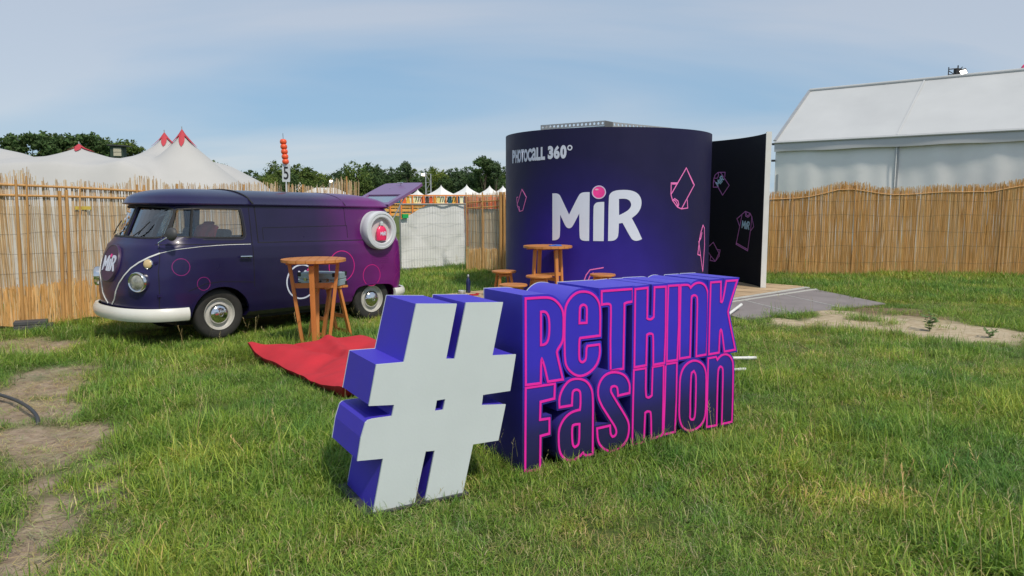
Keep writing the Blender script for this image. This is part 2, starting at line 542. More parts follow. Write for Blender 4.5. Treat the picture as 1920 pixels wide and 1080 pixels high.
# brand-like lettering used on booth, van and shirts: outlines as seen on the booth, unit height
_lg = lambda pts: [((x - 820) / 740, (940 - y) / 740) for x, y in pts]
LOGO_M = _lg([(175, 248), (240, 248), (280, 260), (305, 290), (440, 560), (575, 285), (605, 248), (650, 233), (733, 232), (733, 940), (650, 940), (612, 920),
              (595, 880), (590, 540), (500, 720), (475, 750), (440, 762), (405, 748), (380, 715), (303, 560), (303, 870), (285, 915), (240, 940), (180, 944)])
LOGO_I = _lg([(790, 940), (787, 450), (800, 410), (830, 382), (870, 375), (935, 373), (935, 940)])
LOGO_R = _lg([(995, 938), (995, 300), (1010, 260), (1045, 225), (1110, 205), (1220, 200), (1320, 212), (1395, 250), (1440, 310), (1455, 390), (1440, 470),
              (1395, 545), (1318, 607), (1400, 760), (1470, 910), (1430, 930), (1380, 938), (1340, 925), (1310, 895), (1190, 675), (1140, 685), (1135, 860), (1115, 905), (1070, 935)])
LOGO_RH = _lg([(1135, 330), (1220, 325), (1275, 345), (1305, 390), (1305, 440), (1270, 490), (1210, 530), (1140, 565)])
LOGO_LETTERS = [[rounder(LOGO_M)], [rounder(LOGO_I)], [rounder(LOGO_R), rounder(LOGO_RH)]]
LOGO_DOT = ((860 - 820) / 740, (940 - 235) / 740, 95 / 740)
def circ(cx, cy, r, n=28):
    return [(cx + r * math.cos(2 * math.pi * k / n), cy + r * math.sin(2 * math.pi * k / n)) for k in range(n)]
def decal_mesh(contours, fn, step, name, th=0.004):
    """thin printed / applied shape following a curved surface: fn(u, v, lift)"""
    b = bmesh.new()
    pts = [p for c in contours for p in c]
    vs = [b.verts.new((p[0], p[1], 0)) for p in pts]
    for t in tessellate_polygon([[Vector((p[0], p[1], 0)) for p in c] for c in contours]):
        try: b.faces.new([vs[i] for i in t])
        except ValueError: pass
    us = [p[0] for p in pts]; v_ = [p[1] for p in pts]
    for ax, lo, hi in ((0, min(us), max(us)), (1, min(v_), max(v_))):
        k = lo + step
        while k < hi:
            co = (k, 0, 0) if ax == 0 else (0, k, 0); no = (1, 0, 0) if ax == 0 else (0, 1, 0)
            bmesh.ops.bisect_plane(b, geom=b.verts[:] + b.edges[:] + b.faces[:], plane_co=co, plane_no=no)
            k += step
    r = bmesh.ops.extrude_face_region(b, geom=b.faces[:])
    top = {e for e in r['geom'] if isinstance(e, bmesh.types.BMVert)}
    for vert in b.verts:
        vert.co = fn(vert.co.x, vert.co.y, th if vert in top else 0.0005)
    bmesh.ops.recalc_face_normals(b, faces=b.faces[:])
    me = bpy.data.meshes.new(name); b.to_mesh(me); b.free()
    return me

# ------------------------------------------------------------------ big letters sign
def crop(o, s, pts):
    return [(o[0] + x / s, o[1] + y / s) for x, y in pts]
A_ = (960, 520); B_ = (1110, 510); C_ = (1240, 500); D_ = (970, 690); E_ = (1100, 660); F_ = (1240, 640)
SC = 5.4
LET = [
 ('R', A_, [[(135, 215), (290, 205), (365, 203), (420, 220), (470, 265), (505, 320), (518, 380), (518, 500), (515, 620), (500, 670), (470, 715), (450, 750), (455, 790), (512, 1033),
             (361, 1056), (330, 920), (310, 850), (300, 830), (292, 850), (288, 1072), (137, 1090)],
            [(290, 350), (320, 345), (345, 355), (365, 390), (375, 450), (375, 560), (365, 630), (345, 670), (315, 683), (290, 685)]]),
 ('e', A_, [[(535, 850), (530, 600), (535, 350), (545, 290), (575, 230), (620, 180), (670, 150), (720, 143), (780, 150), (830, 180), (870, 230), (890, 290), (893, 400), (890, 590),
             (690, 615), (680, 640), (678, 820), (690, 850), (710, 862), (735, 850), (750, 820), (752, 720), (765, 695), (885, 680), (890, 740), (885, 800), (865, 870), (825, 930),
             (770, 975), (700, 1003), (640, 990), (590, 955), (555, 910)],
            [(682, 465), (685, 320), (695, 290), (725, 275), (750, 290), (758, 320), (755, 460)]]),
 ('T', B_, [[(100, 195), (415, 172), (415, 300), (350, 310), (330, 325), (325, 600), (318, 980), (190, 1000), (188, 700), (195, 350), (185, 328), (165, 322), (100, 330)]]),
 ('H', B_, [[(435, 175), (560, 160), (555, 470), (575, 480), (600, 478), (622, 455), (630, 155), (745, 148), (742, 600), (730, 920), (617, 940), (617, 640), (605, 625), (575, 622),
             (552, 640), (545, 945), (425, 965), (430, 600)]]),
 ('I', C_, [[(70, 195), (178, 188), (175, 600), (160, 945), (55, 960), (60, 600)]]),
 ('n', C_, [[(198, 188), (280, 182), (298, 215), (330, 180), (370, 162), (410, 165), (445, 190), (468, 240), (475, 300), (470, 600), (460, 890), (355, 908), (362, 600), (368, 320),
             (355, 295), (335, 288), (312, 300), (305, 330), (300, 600), (292, 915), (185, 932), (190, 600)]]),
 ('K', C_, [[(497, 160), (600, 152), (598, 355), (608, 360), (620, 345), (655, 145), (765, 138), (672, 440), (672, 480), (745, 840), (635, 860), (610, 650), (600, 638), (588, 660),
             (580, 870), (478, 888), (487, 500)]]),
 ('F', D_, [[(85, 203), (380, 160), (375, 310), (235, 345), (230, 525), (325, 512), (325, 665), (235, 690), (230, 1025), (80, 1052)]]),
 ('a', D_, [[(430, 400), (425, 330), (440, 260), (475, 190), (525, 130), (580, 110), (640, 110), (700, 132), (740, 180), (765, 250), (768, 400), (765, 875), (690, 890), (670, 860),
             (640, 890), (590, 930), (545, 942), (500, 930), (450, 890), (430, 840), (422, 780), (420, 650), (440, 580), (480, 510), (540, 455), (600, 432), (635, 425), (642, 380),
             (642, 250), (625, 225), (595, 220), (570, 235), (560, 260), (555, 380)],
            [(560, 780), (555, 620), (565, 585), (590, 572), (632, 570), (628, 760), (610, 790), (585, 803)]]),
 ('S', E_, [[(432, 415), (315, 442), (310, 370), (300, 350), (275, 343), (250, 355), (240, 385), (250, 420), (400, 660), (420, 710), (428, 760), (420, 850), (390, 920), (340, 970),
             (285, 1000), (230, 1005), (170, 980), (130, 940), (108, 880), (103, 775), (235, 745), (238, 830), (260, 858), (285, 850), (300, 820), (295, 780), (275, 740), (160, 560),
             (125, 490), (110, 420), (118, 340), (150, 270), (200, 222), (260, 203), (330, 208), (390, 240), (425, 300), (435, 350)]]),
 ('H', E_, [[(478, 182), (600, 164), (597, 445), (615, 462), (640, 460), (660, 440), (668, 152), (780, 132), (775, 500), (768, 840), (655, 888), (652, 620), (640, 602), (610, 602),
             (592, 620), (580, 910), (462, 950), (470, 500)]]),
 ('I', F_, [[(47, 232), (160, 214), (155, 600), (140, 920), (25, 945), (38, 600)]]),
 ('O', F_, [[(185, 420), (190, 360), (210, 290), (250, 232), (300, 200), (345, 192), (395, 212), (430, 250), (450, 310), (452, 400), (448, 700), (435, 790), (400, 850), (340, 895),
             (280, 908), (230, 885), (200, 850), (180, 780), (178, 700), (182, 550)],
            [(290, 740), (285, 770), (300, 795), (325, 790), (342, 750), (350, 400), (345, 330), (328, 302), (305, 320), (297, 360), (290, 600)]]),
 ('n', F_, [[(475, 172), (555, 158), (568, 188), (600, 147), (645, 127), (690, 142), (720, 190), (728, 250), (722, 600), (715, 815), (612, 838), (618, 600), (625, 300), (618, 265),
             (600, 255), (580, 275), (572, 330), (565, 600), (560, 850), (460, 868), (465, 600)]]),
]
sg0 = G(984, 889); sdirv = Vector((0.828, 0.561, 0)).normalized(); sg1 = sg0 + sdirv * 2.02
sdirv = (sg1 - sg0).normalized(); snorm = Vector((sdirv.y, -sdirv.x, 0))
sign_yaw = math.atan2(sdirv.y, sdirv.x)
SIGN_DEPTH = 0.455
sign = empty('letter_sign', sg0, sign_yaw, 'big violet block letter sign reading RETHINK FASHION with pink outlines on the grass', 'sign')
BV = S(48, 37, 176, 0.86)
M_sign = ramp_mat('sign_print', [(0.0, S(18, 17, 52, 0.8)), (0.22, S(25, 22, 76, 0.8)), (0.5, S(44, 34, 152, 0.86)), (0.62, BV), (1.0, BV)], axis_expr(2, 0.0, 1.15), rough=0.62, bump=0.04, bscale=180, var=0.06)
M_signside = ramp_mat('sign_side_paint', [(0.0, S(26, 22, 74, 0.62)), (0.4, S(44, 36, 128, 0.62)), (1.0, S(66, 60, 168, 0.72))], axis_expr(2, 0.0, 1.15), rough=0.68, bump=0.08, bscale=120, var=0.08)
sign_s = lambda p: ((PL(p[0], p[1], sg0, snorm) - sg0).dot(sdirv), PL(p[0], p[1], sg0, snorm).z)
for k, (ch, o_, cs) in enumerate(LET):
    flat = [rounder([sign_s(p) for p in crop(o_, SC, c)]) for c in cs]
    outer = unloop(grow(flat[0], 0.022))
    outer = [(u, max(v, -0.05)) for u, v in outer]
    holes = [unloop(grow(h, -0.022)) for h in flat[1:]]
    st = 0.0025 * (k % 3) + (0.001 if k > 6 else 0.0)
    fn = lambda u, v, d: (u, d, v)
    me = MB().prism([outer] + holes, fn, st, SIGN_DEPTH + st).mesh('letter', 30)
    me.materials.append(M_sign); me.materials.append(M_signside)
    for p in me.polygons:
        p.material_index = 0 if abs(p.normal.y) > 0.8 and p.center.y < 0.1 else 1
    lt = link('letter', me, None, sign)
    lt['label'] = 'violet letter ' + ch + ' with pink outline'
    bp = MB().prism([grow(outer, 0.003)] + [grow(h, -0.003) for h in holes], fn, SIGN_DEPTH + st + 0.001, SIGN_DEPTH + st + 0.006)
    bp.build('back_panel', M_white, lt)
    ol = MB()
    for c in flat:
        ol.ribbon([(u, st, max(v, -0.04)) for u, v in c], (0, -1, 0), 0.0155, 0.004, closed=True)
    ol.build('pink_outline', M_pinkline, lt)

# ------------------------------------------------------------------ hash
hs0 = G(697, 964); hdir = Vector((0.862, 0.507, 0)).normalized(); hs1 = hs0 + hdir * 0.60
hdir = (hs1 - hs0).normalized(); hn = Vector((hdir.y, -hdir.x, 0))
hash_root = empty('hash_sign', hs0, math.atan2(hdir.y, hdir.x), 'giant standing hash symbol with white face and blue violet sides', 'sign')
HO = (590, 530); HS = 2.4
HPX = [(458, 95), (640, 95), (592, 343), (630, 343), (682, 90), (848, 88), (800, 328), (906, 323), (880, 487), (758, 505), (752, 552), (860, 548), (827, 710), (713, 728), (664, 962), (494, 992),
       (540, 756), (500, 760), (447, 1006), (262, 1042), (308, 792), (192, 803), (208, 700), (228, 632), (240, 620), (262, 613), (348, 601), (358, 550), (244, 555), (278, 369), (402, 358)]
HH = [(550, 530), (588, 524), (578, 573), (541, 578)]
hf = lambda p: ((PL(p[0], p[1], hs0, hn) - hs0).dot(hdir), max(PL(p[0], p[1], hs0, hn).z, -0.04))
hout = [hf(p) for p in crop(HO, HS, HPX)]; hhole = [hf(p) for p in crop(HO, HS, HH)]
HD = 0.475
fnh = lambda u, v, d: (u, d, v)
M_hashside = mat('hash_side_paint', S(50, 38, 150, 0.6), 0.62, 0.08, 3, 0.06, 120)
MB().prism([hout, hhole], fnh, 0.0, 0.012).build('front_face', M_white, hash_root)
MB().prism([grow(hout, -0.003), grow(hhole, 0.0)], fnh, 0.0125, HD).build('body', M_hashside, hash_root)
MB().prism([grow(hout, -0.001), hhole], fnh, HD + 0.0005, HD + 0.006).build('back_panel', M_white, hash_root)
MB().box(((hs1 - hs0).length / 2 - 0.02, HD / 2 + 0.01, 0.004), ((hs1 - hs0).length + 0.05, HD + 0.06, 0.012)).build('base_plate', M_darkgrey, hash_root)

# ------------------------------------------------------------------ van
WB = 2.45; HUBZ = 0.33; HUBY = 0.80
VYAW = R(-131); VPITCH = R(-1.0)      # the field dips a little under its rear axle
v_pf = G(413, 589, HUBZ)
VR = Matrix.Rotation(VYAW, 3, 'Z') @ Matrix.Rotation(VPITCH, 3, 'Y')
VO = v_pf - VR @ Vector((0, HUBY, HUBZ))
vfw = Vector((math.cos(VYAW), math.sin(VYAW), 0)); vlf = Vector((-vfw.y, vfw.x, 0))
van = empty('camper_van', VO, VYAW, 'vintage split windscreen panel van in navy fading to purple with white bumper', 'van')
van.rotation_euler = VR.to_euler()
#        z     xf     xr     w     af   ar
LV = [(0.27, 0.85, -2.98, 0.75, .55, .30), (0.33, 0.95, -3.08, 0.82, .58, .33), (0.44, 1.015, -3.15, 0.85, .60, .36), (0.62, 1.035, -3.19, 0.862, .62, .38),
      (0.85, 1.02, -3.20, 0.862, .62, .40), (1.05, 0.97, -3.19, 0.857, .62, .40), (1.17, 0.92, -3.18, 0.848, .61, .40), (1.21, 0.905, -3.175, 0.846, .61, .40),
      (1.235, 0.875, -3.16, 0.830, .60, .40), (1.32, 0.81, -3.13, 0.816, .60, .40), (1.50, 0.735, -3.07, 0.795, .59, .42), (1.66, 0.665, -3.00, 0.77, .58, .44), (1.72, 0.635, -2.97, 0.757, .57, .44)]
PF_, PR_ = 2.5, 2.5
def ring(xf, xr, w, af, ar, n=22):
    P = []
    for k in range(n + 1):
        a = -math.pi / 2 + math.pi * k / n
        c, s_ = math.cos(a), math.sin(a)
        P.append((xf - af + af * max(c, 0) ** (2 / PF_), w * math.copysign(abs(s_) ** (2 / PF_), s_)))
    for x in np.linspace(xf - af, xr + ar, 12)[1:-1]:
        P.append((x, w))
    for k in range(n + 1):
        a = math.pi / 2 + math.pi * k / n
        c, s_ = -math.cos(a), math.sin(a)
        P.append((xr + ar - ar * max(c, 0) ** (2 / PR_), w * math.copysign(abs(s_) ** (2 / PR_), s_)))
    for x in np.linspace(xr + ar, xf - af, 12)[1:-1]:
        P.append((x, -w))
    return P
def loft(levels):
    v = []; f = []
    for L_ in levels:
        v += [(x, y, L_[0]) for x, y in ring(*L_[1:])]
    n = len(v) // len(levels)
    for i in range(len(levels) - 1):
        for k in range(n):
            l = (k + 1) % n
            f.append((i * n + k, i * n + l, (i + 1) * n + l, (i + 1) * n + k))
    f.append(tuple(reversed(range(n)))); f.append(tuple((len(levels) - 1) * n + k for k in range(n)))
    return v, f
def lvl(z):
    for a, b in zip(LV, LV[1:]):
        if a[0] <= z <= b[0]:
            t = (z - a[0]) / (b[0] - a[0]); return tuple(p + (q - p) * t for p, q in zip(a, b))
    return LV[0] if z < LV[0][0] else LV[-1]
fine = []
for a, b in zip(LV, LV[1:]):
    k = max(1, round((b[0] - a[0]) / 0.05))
    for j in range(k):
        fine.append(tuple(p + (q - p) * j / k for p, q in zip(a, b)))
fine.append(LV[-1])
bv, bf = loft(fine)
BVH = BVHTree.FromPolygons([Vector(p) for p in bv], bf)
iv, if_ = loft([(max(z, 0.31), xf - .045, xr + .045, w - .035, af, ar) for z, xf, xr, w, af, ar in LV[1:-1]] + [(1.70, .59, -2.92, .72, .57, .44)])
VRI = VR.transposed()
vloc = lambda P: VRI @ (P - VO)
def vhit(px, py):
    o = vloc(CC); d = (VRI @ ray(px, py)).normalized()
    h = BVH.ray_cast(o, d)
    return (h[0], h[1] if h[1].dot(d) < 0 else -h[1]) if h[0] is not None else (None, None)
def vside(x, z, lift=0.0, sgn=1):
    h = BVH.ray_cast(Vector((x, 3, z)), Vector((0, -1, 0)))
    if h[0] is None: return Vector((x, sgn * 0.8, z))
    n = h[1] if h[1].y > 0 else -h[1]
    p = h[0] + n * lift
    return Vector((p.x, sgn * p.y, p.z))
def vfront(y, z, lift=0.0):
    h = BVH.ray_cast(Vector((3, y, z)), Vector((-1, 0, 0)))
    if h[0] is None: return Vector((1, y, z))
    n = h[1] if h[1].x > 0 else -h[1]
    return h[0] + n * lift
M_van = ramp_mat('van_paint', [(0.0, S(98, 22, 94, 0.7)), (0.16, S(92, 22, 92, 0.7)), (0.30, S(66, 22, 78, 0.7)), (0.42, S(33, 22, 56, 0.7)), (0.6, S(25, 21, 50, 0.7)), (1.0, S(28, 23, 64, 0.7))],
                 axis_expr(0, -3.2, 1.0), rough=0.30, coat=0.22, var=0.12, scale=3, bump=0.012, bscale=5, spec=0.35)
def temp(name, v, f):
    me = bpy.data.meshes.new(name); me.from_pydata(v, [], f)
    b = bmesh.new(); b.from_mesh(me); bmesh.ops.recalc_face_normals(b, faces=b.faces[:]); b.to_mesh(me); b.free()
    o = bpy.data.objects.new(name, me); COL.objects.link(o); return o
WIN = rounder([(.615, 1.325), (.485, 1.60), (.465, 1.65), (.43, 1.672), (-.29, 1.675), (-.325, 1.65), (-.352, 1.35), (-.337, 1.312), (-.295, 1.30)], 1, 80)
def ws_poly(s):
    return [(s * u, v) for u, v in rounder([(.020, 1.315), (.57, 1.305), (.665, 1.33), (.695, 1.39), (.665, 1.60), (.63, 1.665), (.55, 1.688), (.020, 1.698)], 1, 80)]
cuts = []
m = MB().prism([WIN], lambda u, v, d: (u, d, v), -1.2, 1.2); cuts.append(temp('cut', m.v, m.f))
for s_ in (-1, 1):
    m = MB().prism([ws_poly(s_)], lambda u, v, d: (d, u, v), 0.25, 1.6); cuts.append(temp('cut', m.v, m.f))
m = MB().box((-1.22, -0.85, 1.475), (1.38, 0.7, 0.39)); cuts.append(temp('cut', m.v, m.f))      # open serving hatch on the far side
m = MB().box((-3.10, 0, 1.43), (0.7, 1.04, 0.44)); cuts.append(temp('cut', m.v, m.f))
ARCH_F = [(0.385 * math.cos(a_), HUBZ + 0.355 * math.sin(a_)) for a_ in np.linspace(R(-60), R(240), 40)]
ARCH_R = rounder([(-2.03, .10), (-2.05, .40), (-2.10, .51), (-2.20, .555), (-2.45, .565), (-2.72, .555), (-2.81, .51), (-2.87, .40), (-2.89, .10)], 2, 80)
for ar_ in (ARCH_F, ARCH_R):
    for s_ in (-1, 1):
        m = MB().prism([ar_], lambda u, v, d: (u, d, v), s_ * 0.48, s_ * 1.1); cuts.append(temp('cut', m.v, m.f))
shell = temp('body', bv, bf)
inner = temp('cut', iv, if_)
cuts.insert(0, inner)
for c in cuts:
    md = shell.modifiers.new('b', 'BOOLEAN'); md.operation = 'DIFFERENCE'; md.solver = 'EXACT'; md.object = c
bpy.context.view_layer.update()
dg = bpy.context.evaluated_depsgraph_get()
bme = bpy.data.meshes.new_from_object(shell.evaluated_get(dg))
for o in cuts + [shell]:
    bpy.data.objects.remove(o, do_unlink=True)
bme.materials.clear(); bme.materials.append(M_van)
bme.polygons.foreach_set('use_smooth', [True] * len(bme.polygons)); bme.set_sharp_from_angle(angle=R(32))
body = link('body', bme, M_van, van)

# roof
def roof_pt(x_rel, rho_y, rho):
    pass
RF = []
NR = 12
for k in range(NR + 1):
    rho = 1 - k / NR * 0.97
    z = 1.742 + 0.19 * (1 - rho ** 2.5) ** 0.62
    RF.append((z, .705 - 0.76 * (1 - rho) ** 1.25, -3.025 + 1.05 * (1 - rho) ** 1.1, 0.772 * rho, .57 * rho + 0.02, .44 * rho + 0.02))
RF = [(1.712, .65, -2.98, .757, .57, .44), (1.722, .712, -3.03, .790, .58, .45), (1.738, .715, -3.035, .794, .58, .45)] + RF
rv, rf_ = loft(RF)
rb = MB(); rb.add(rv, rf_)
roof = rb.build('roof', M_van, van, smooth=50)
RBVH = BVHTree.FromPolygons([Vector(p) for p in rv], rf_)
def rtop(x, y, lift=0):
    h = RBVH.ray_cast(Vector((x, y, 3)), Vector((0, 0, -1)))
    return (h[0] + Vector((0, 0, lift))) if h[0] is not None else Vector((x, y, 1.74))
for (xa, xb, w_) in ((-0.40, -0.50, 0.026), (-1.92, -1.98, 0.008)):
    pts = [rtop(xa + (xb - xa) * abs(y / .78) ** 2, y, 0.001) for y in np.linspace(-.78, .78, 31)]
    MB().ribbon(pts, (0, 0, 1), w_, 0.012 if w_ > .01 else 0.003).build('roof_seam', M_black, roof)
# belt step, trims, seams
def vline(pts, w, h, name, m, par=None, closed=False, mirror=False):
    o = None
    for s_ in ((1, -1) if mirror else (1,)):
        P = []; Nn = []
        for p in pts:
            q, n = p
            P.append((q.x, s_ * q.y, q.z)); Nn.append(Vector((n.x, s_ * n.y, n.z)))
        o = MB().ribbon(P, Nn, w, h, closed).build(name, m, par or van)
    return o
def vpx(poly, n=6):
    r = []
    for (a, b), (c, d) in zip(poly, poly[1:]):
        for k in range(n):
            h = vhit(a + (c - a) * k / n, b + (d - b) * k / n)
            if h[0] is not None: r.append(h)
    h = vhit(*poly[-1])
    if h[0] is not None: r.append(h)
    return r
def vsideline(poly, n=8):
    r = []
    for (a, b), (c, d) in zip(poly, poly[1:]):
        for k in range(n):
            x, z = a + (c - a) * k / n, b + (d - b) * k / n
            h = BVH.ray_cast(Vector((x, 3, z)), Vector((0, -1, 0)))
            if h[0] is not None: r.append((h[0], h[1] if h[1].y > 0 else -h[1]))
    h = BVH.ray_cast(Vector((poly[-1][0], 3, poly[-1][1])), Vector((0, -1, 0)))
    if h[0] is not None: r.append((h[0], h[1] if h[1].y > 0 else -h[1]))
    return r
M_trim = mat('white_trim', (0.68, 0.69, 0.68), 0.35, 0.05, 6)
Vn = lambda pts: [(170 + x / 6.354, 440 + y / 6.354) for x, y in pts]
vline(vpx(Vn([(258, 828), (285, 770), (300, 680), (340, 580), (400, 490), (480, 400), (580, 330), (700, 270), (826, 222)]), 4), 0.017, 0.007, 'nose_trim', M_trim, mirror=True)
vline(vpx([(300, 475), (330, 468), (380, 462), (430, 459), (470, 458)], 4), 0.0065, 0.005, 'belt_trim', M_trim, mirror=True)
M_seam = mat('panel_gap', (0.006, 0.006, 0.009), 0.8, 0.1, 5)
door = [(-0.43, 1.70), (-0.44, 0.30)]
vline(vsideline([(-0.445, 1.69), (-0.45, 1.2), (-0.455, 0.66)], 10), 0.008, 0.0025, 'door_seam', M_seam, mirror=True)
vline(vsideline([(0.70, 1.17), (0.745, 0.9), (0.75, 0.46)], 10), 0.008, 0.0025, 'door_seam', M_seam, mirror=True)
vline(vsideline([(0.43, 0.66), (0.2, 0.74), (0.0, 0.755), (-0.455, 0.72)], 10), 0.007, 0.0025, 'door_seam', M_seam, mirror=True)
vline(vsideline([(-0.53, 1.235), (-1.2, 1.235), (-2.0, 1.235), (-2.55, 1.235)], 14), 0.012, 0.003, 'belt_crease', M_seam, mirror=True)
vline(vsideline([(-0.53, 1.71), (-0.54, 1.24)], 10), 0.012, 0.003, 'panel_seam', M_seam, mirror=True)
vline(vsideline([(-0.62, 1.43), (-1.98, 1.45), (-1.98, 1.27)], 14), 0.006, 0.0025, 'panel_seam', M_seam, mirror=True)
vline(vsideline([(-0.62, 1.43), (-0.62, 1.27)], 6), 0.006, 0.0025, 'panel_seam', M_seam, mirror=True)
vline(vsideline([(-1.96, 1.71), (-1.96, 1.45)], 6), 0.006, 0.0025, 'panel_seam', M_seam, mirror=True)
vline(vsideline([(0.72, 1.23), (0.3, 1.23), (-0.44, 1.23)], 10), 0.010, 0.003, 'belt_crease', M_seam, mirror=True)
for sz in (0.98, 0.95, 0.92, 0.89):     # cooling louvres behind the belt line
    vline(vsideline([(-2.40, sz), (-2.72, sz)], 5), 0.012, 0.004, 'louvre', M_van, mirror=True)
# wheel arch lips
for ar_ in (ARCH_F[8:32], ARCH_R[2:-2]):
    pts = []
    for x, z in ar_:
        cx_ = 0 if x > -1 else -WB
        h = BVH.ray_cast(Vector((cx_ + (x - cx_) * 1.03, 3, HUBZ + (z - HUBZ) * 1.04)), Vector((0, -1, 0)))
        if h[0] is not None: pts.append((h[0], h[1] if h[1].y > 0 else -h[1]))
    vline(pts, 0.022, 0.008, 'wheel_arch', M_van, mirror=True)
# interior floor and bulkhead, wheel wells
M_int = mat('van_interior', (0.035, 0.035, 0.042), 0.8, 0.15, 6)
MB().box((-1.20, 0, 0.36), (3.5, 0.90, 0.03)).build('floor_pan', M_int, van)
MB().box((-1.2, 0, 0.26), (3.2, 0.9, 0.16)).build('underbody', M_black, van)
MB().box((-0.52, 0, 0.82), (0.03, 1.46, 0.86)).build('bulkhead', M_int, van)
for s_ in (-1, 1):
    MB().box((-WB, s_ * 0.46, 0.48), (0.90, 0.03, 0.34)).build('wheel_well', M_black, van)
    MB().box((0, s_ * 0.46, 0.52), (0.80, 0.03, 0.42)).build('wheel_well', M_black, van)
# glazing
def pane(poly, fn, name, m):
    return link(name, decal_mesh([poly], fn, 0.08, name, -0.004), m, van)
G_side = glass('side_glass', (0.86, 0.89, 0.9), 0.9)
G_ws = glass('windscreen_glass', (0.48, 0.55, 0.57), 3.0)
for s_ in (1, -1):
    pw = pane(grow(WIN, 0.008), lambda u, v, d: vside(u, v, -0.022 + d, s_), 'door_window', G_side)
    fr = vsideline(WIN + [WIN[0]], 3)
    MB().ribbon([(p.x, s_ * p.y, p.z) for p, n in fr], [Vector((n.x, s_ * n.y, n.z)) for p, n in fr], 0.022, 0.006).build('window_seal', M_black, pw)
    fo = vsideline(grow(WIN, 0.026) + [grow(WIN, 0.026)[0]], 3)
    MB().ribbon([(p.x, s_ * p.y, p.z) for p, n in fo], [Vector((n.x, s_ * n.y, n.z)) for p, n in fo], 0.007, 0.003).build('window_frame', M_trim if False else M_darkgrey, pw)
    a, b = vside(.36, 1.31, -.005, s_), vside(.295, 1.672, -.005, s_)
    MB().bar(a, b, 0.024, 0.022, (0, 1, 0)).build('vent_bar', M_black, pw)
    ws = pane(grow(ws_poly(s_), 0.008), lambda u, v, d: vfront(u, v, -0.02 + d), 'windscreen', G_ws)
    wp = ws_poly(s_); P = []; Nn = []
    for k in range(len(wp)):
        for j in range(4):
            u = wp[k][0] + (wp[(k + 1) % len(wp)][0] - wp[k][0]) * j / 4; v = wp[k][1] + (wp[(k + 1) % len(wp)][1] - wp[k][1]) * j / 4
            h = BVH.ray_cast(Vector((3, u, v)), Vector((-1, 0, 0)))
            P.append(h[0]); Nn.append(h[1] if h[1].x > 0 else -h[1])
    MB().ribbon(P, Nn, 0.024, 0.006, True).build('windscreen_seal', M_black, ws)
    # wiper
    w0 = vfront(s_ * 0.36 - 0.1, 1.315, 0.02); w1 = vfront(s_ * 0.36 + 0.03, 1.40, 0.03); w2 = vfront(s_ * 0.36 + 0.09, 1.50, 0.02); w3 = vfront(s_ * 0.36 - 0.02, 1.34, 0.02)
    MB().tube([w0, w1], 0.006, 6).tube([w3, w1, w2], 0.007, 6).build('wiper', M_black, van)
# seats with a red jacket, steering wheel
M_seat = mat('dark_seat_vinyl', (0.03, 0.03, 0.035), 0.6, 0.2, 8)
M_redcloth = mat('red_cloth', S(176, 36, 48, 0.85), 0.85, 0.12, 5, 0.2, 90)
for s_ in (-1, 1):
    st = MB()
    st.box((0.05, s_ * 0.36, 0.66), (0.48, 0.5, 0.56)).box((-0.22, s_ * 0.36, 1.13), (0.12, 0.48, 0.56), ry=R(-8))
    bevel_obj(st.build('seat', M_seat, van), 0.04, 3)
jk = []
sg = MB(); NJ = 14
for i in range(NJ + 1):
    for j in range(NJ + 1):
        u, v = i / NJ, j / NJ
        y = 0.12 + 0.5 * u
        fold = 0.025 * math.sin(u * 17 + v * 3) + 0.02 * math.sin(u * 7 - 4 * v)
        z = 1.50 - 0.10 * abs(u - .55) ** 1.5 * 2 - 0.55 * v
        x = -0.10 + 0.10 * (1 - math.exp(-5 * v)) + fold
        jk.append((x, y, z))
sg.add(jk, [(i * (NJ + 1) + j, (i + 1) * (NJ + 1) + j, (i + 1) * (NJ + 1) + j + 1, i * (NJ + 1) + j + 1) for i in range(NJ) for j in range(NJ)])
sc_ = sg.build('seat_cover', mat('bright_red_seat_cloth', S(225, 48, 60, 0.62), 0.85, 0.12, 5), van, smooth=60); sd = sc_.modifiers.new('s', 'SOLIDIFY'); sd.thickness = 0.02
MB().tube([(0.50 + 0.16 * math.sin(a) * 0.5, 0.36 + 0.19 * math.cos(a), 1.20 + 0.16 * math.sin(a)) for a in np.linspace(0, 2 * math.pi, 25)[:-1]], 0.012, 8, True).build('steering_wheel', M_black, van)
# bumpers
def bumper(name, xe, sgn, z, hgt, ext):
    m = MB(); path = []
    prof = [(-0.004, -hgt / 2), (0.03, -hgt / 2 - 0.004), (0.052, -hgt * 0.3), (0.06, 0), (0.052, hgt * 0.3), (0.03, hgt / 2 + 0.004), (-0.004, hgt / 2), (0.012, 0)]
    af_, w_ = ext, 0.845
    for k in range(49):
        a_ = -math.pi / 2 + math.pi * k / 48
        c_, q_ = math.cos(a_), math.sin(a_)
        path.append((xe - sgn * af_ + sgn * af_ * max(c_, 0) ** 0.8, w_ * math.copysign(abs(q_) ** 0.8, q_)))
    N = len(path); v = []; f = []
    for i, (x, y) in enumerate(path):
        a = path[max(i - 1, 0)]; b = path[min(i + 1, N - 1)]
        d = Vector((b[0] - a[0], b[1] - a[1])).normalized(); n = Vector((d.y, -d.x)) * (1 if sgn > 0 else -1)
        for (o, dz) in prof:
            v.append((x + n.x * o, y + n.y * o, z + dz))
    K = len(prof)
    for i in range(N - 1):
        for k in range(K):
            l = (k + 1) % K
            f.append((i * K + k, i * K + l, (i + 1) * K + l, (i + 1) * K + k))
    f.append(tuple(range(K))[::-1]); f.append(tuple((N - 1) * K + k for k in range(K)))
    m.add(v, f)
    return m
M_bump = mat('cream_bumper_paint', (0.74, 0.73, 0.68), 0.32, 0.05, 5, coat=0.3)
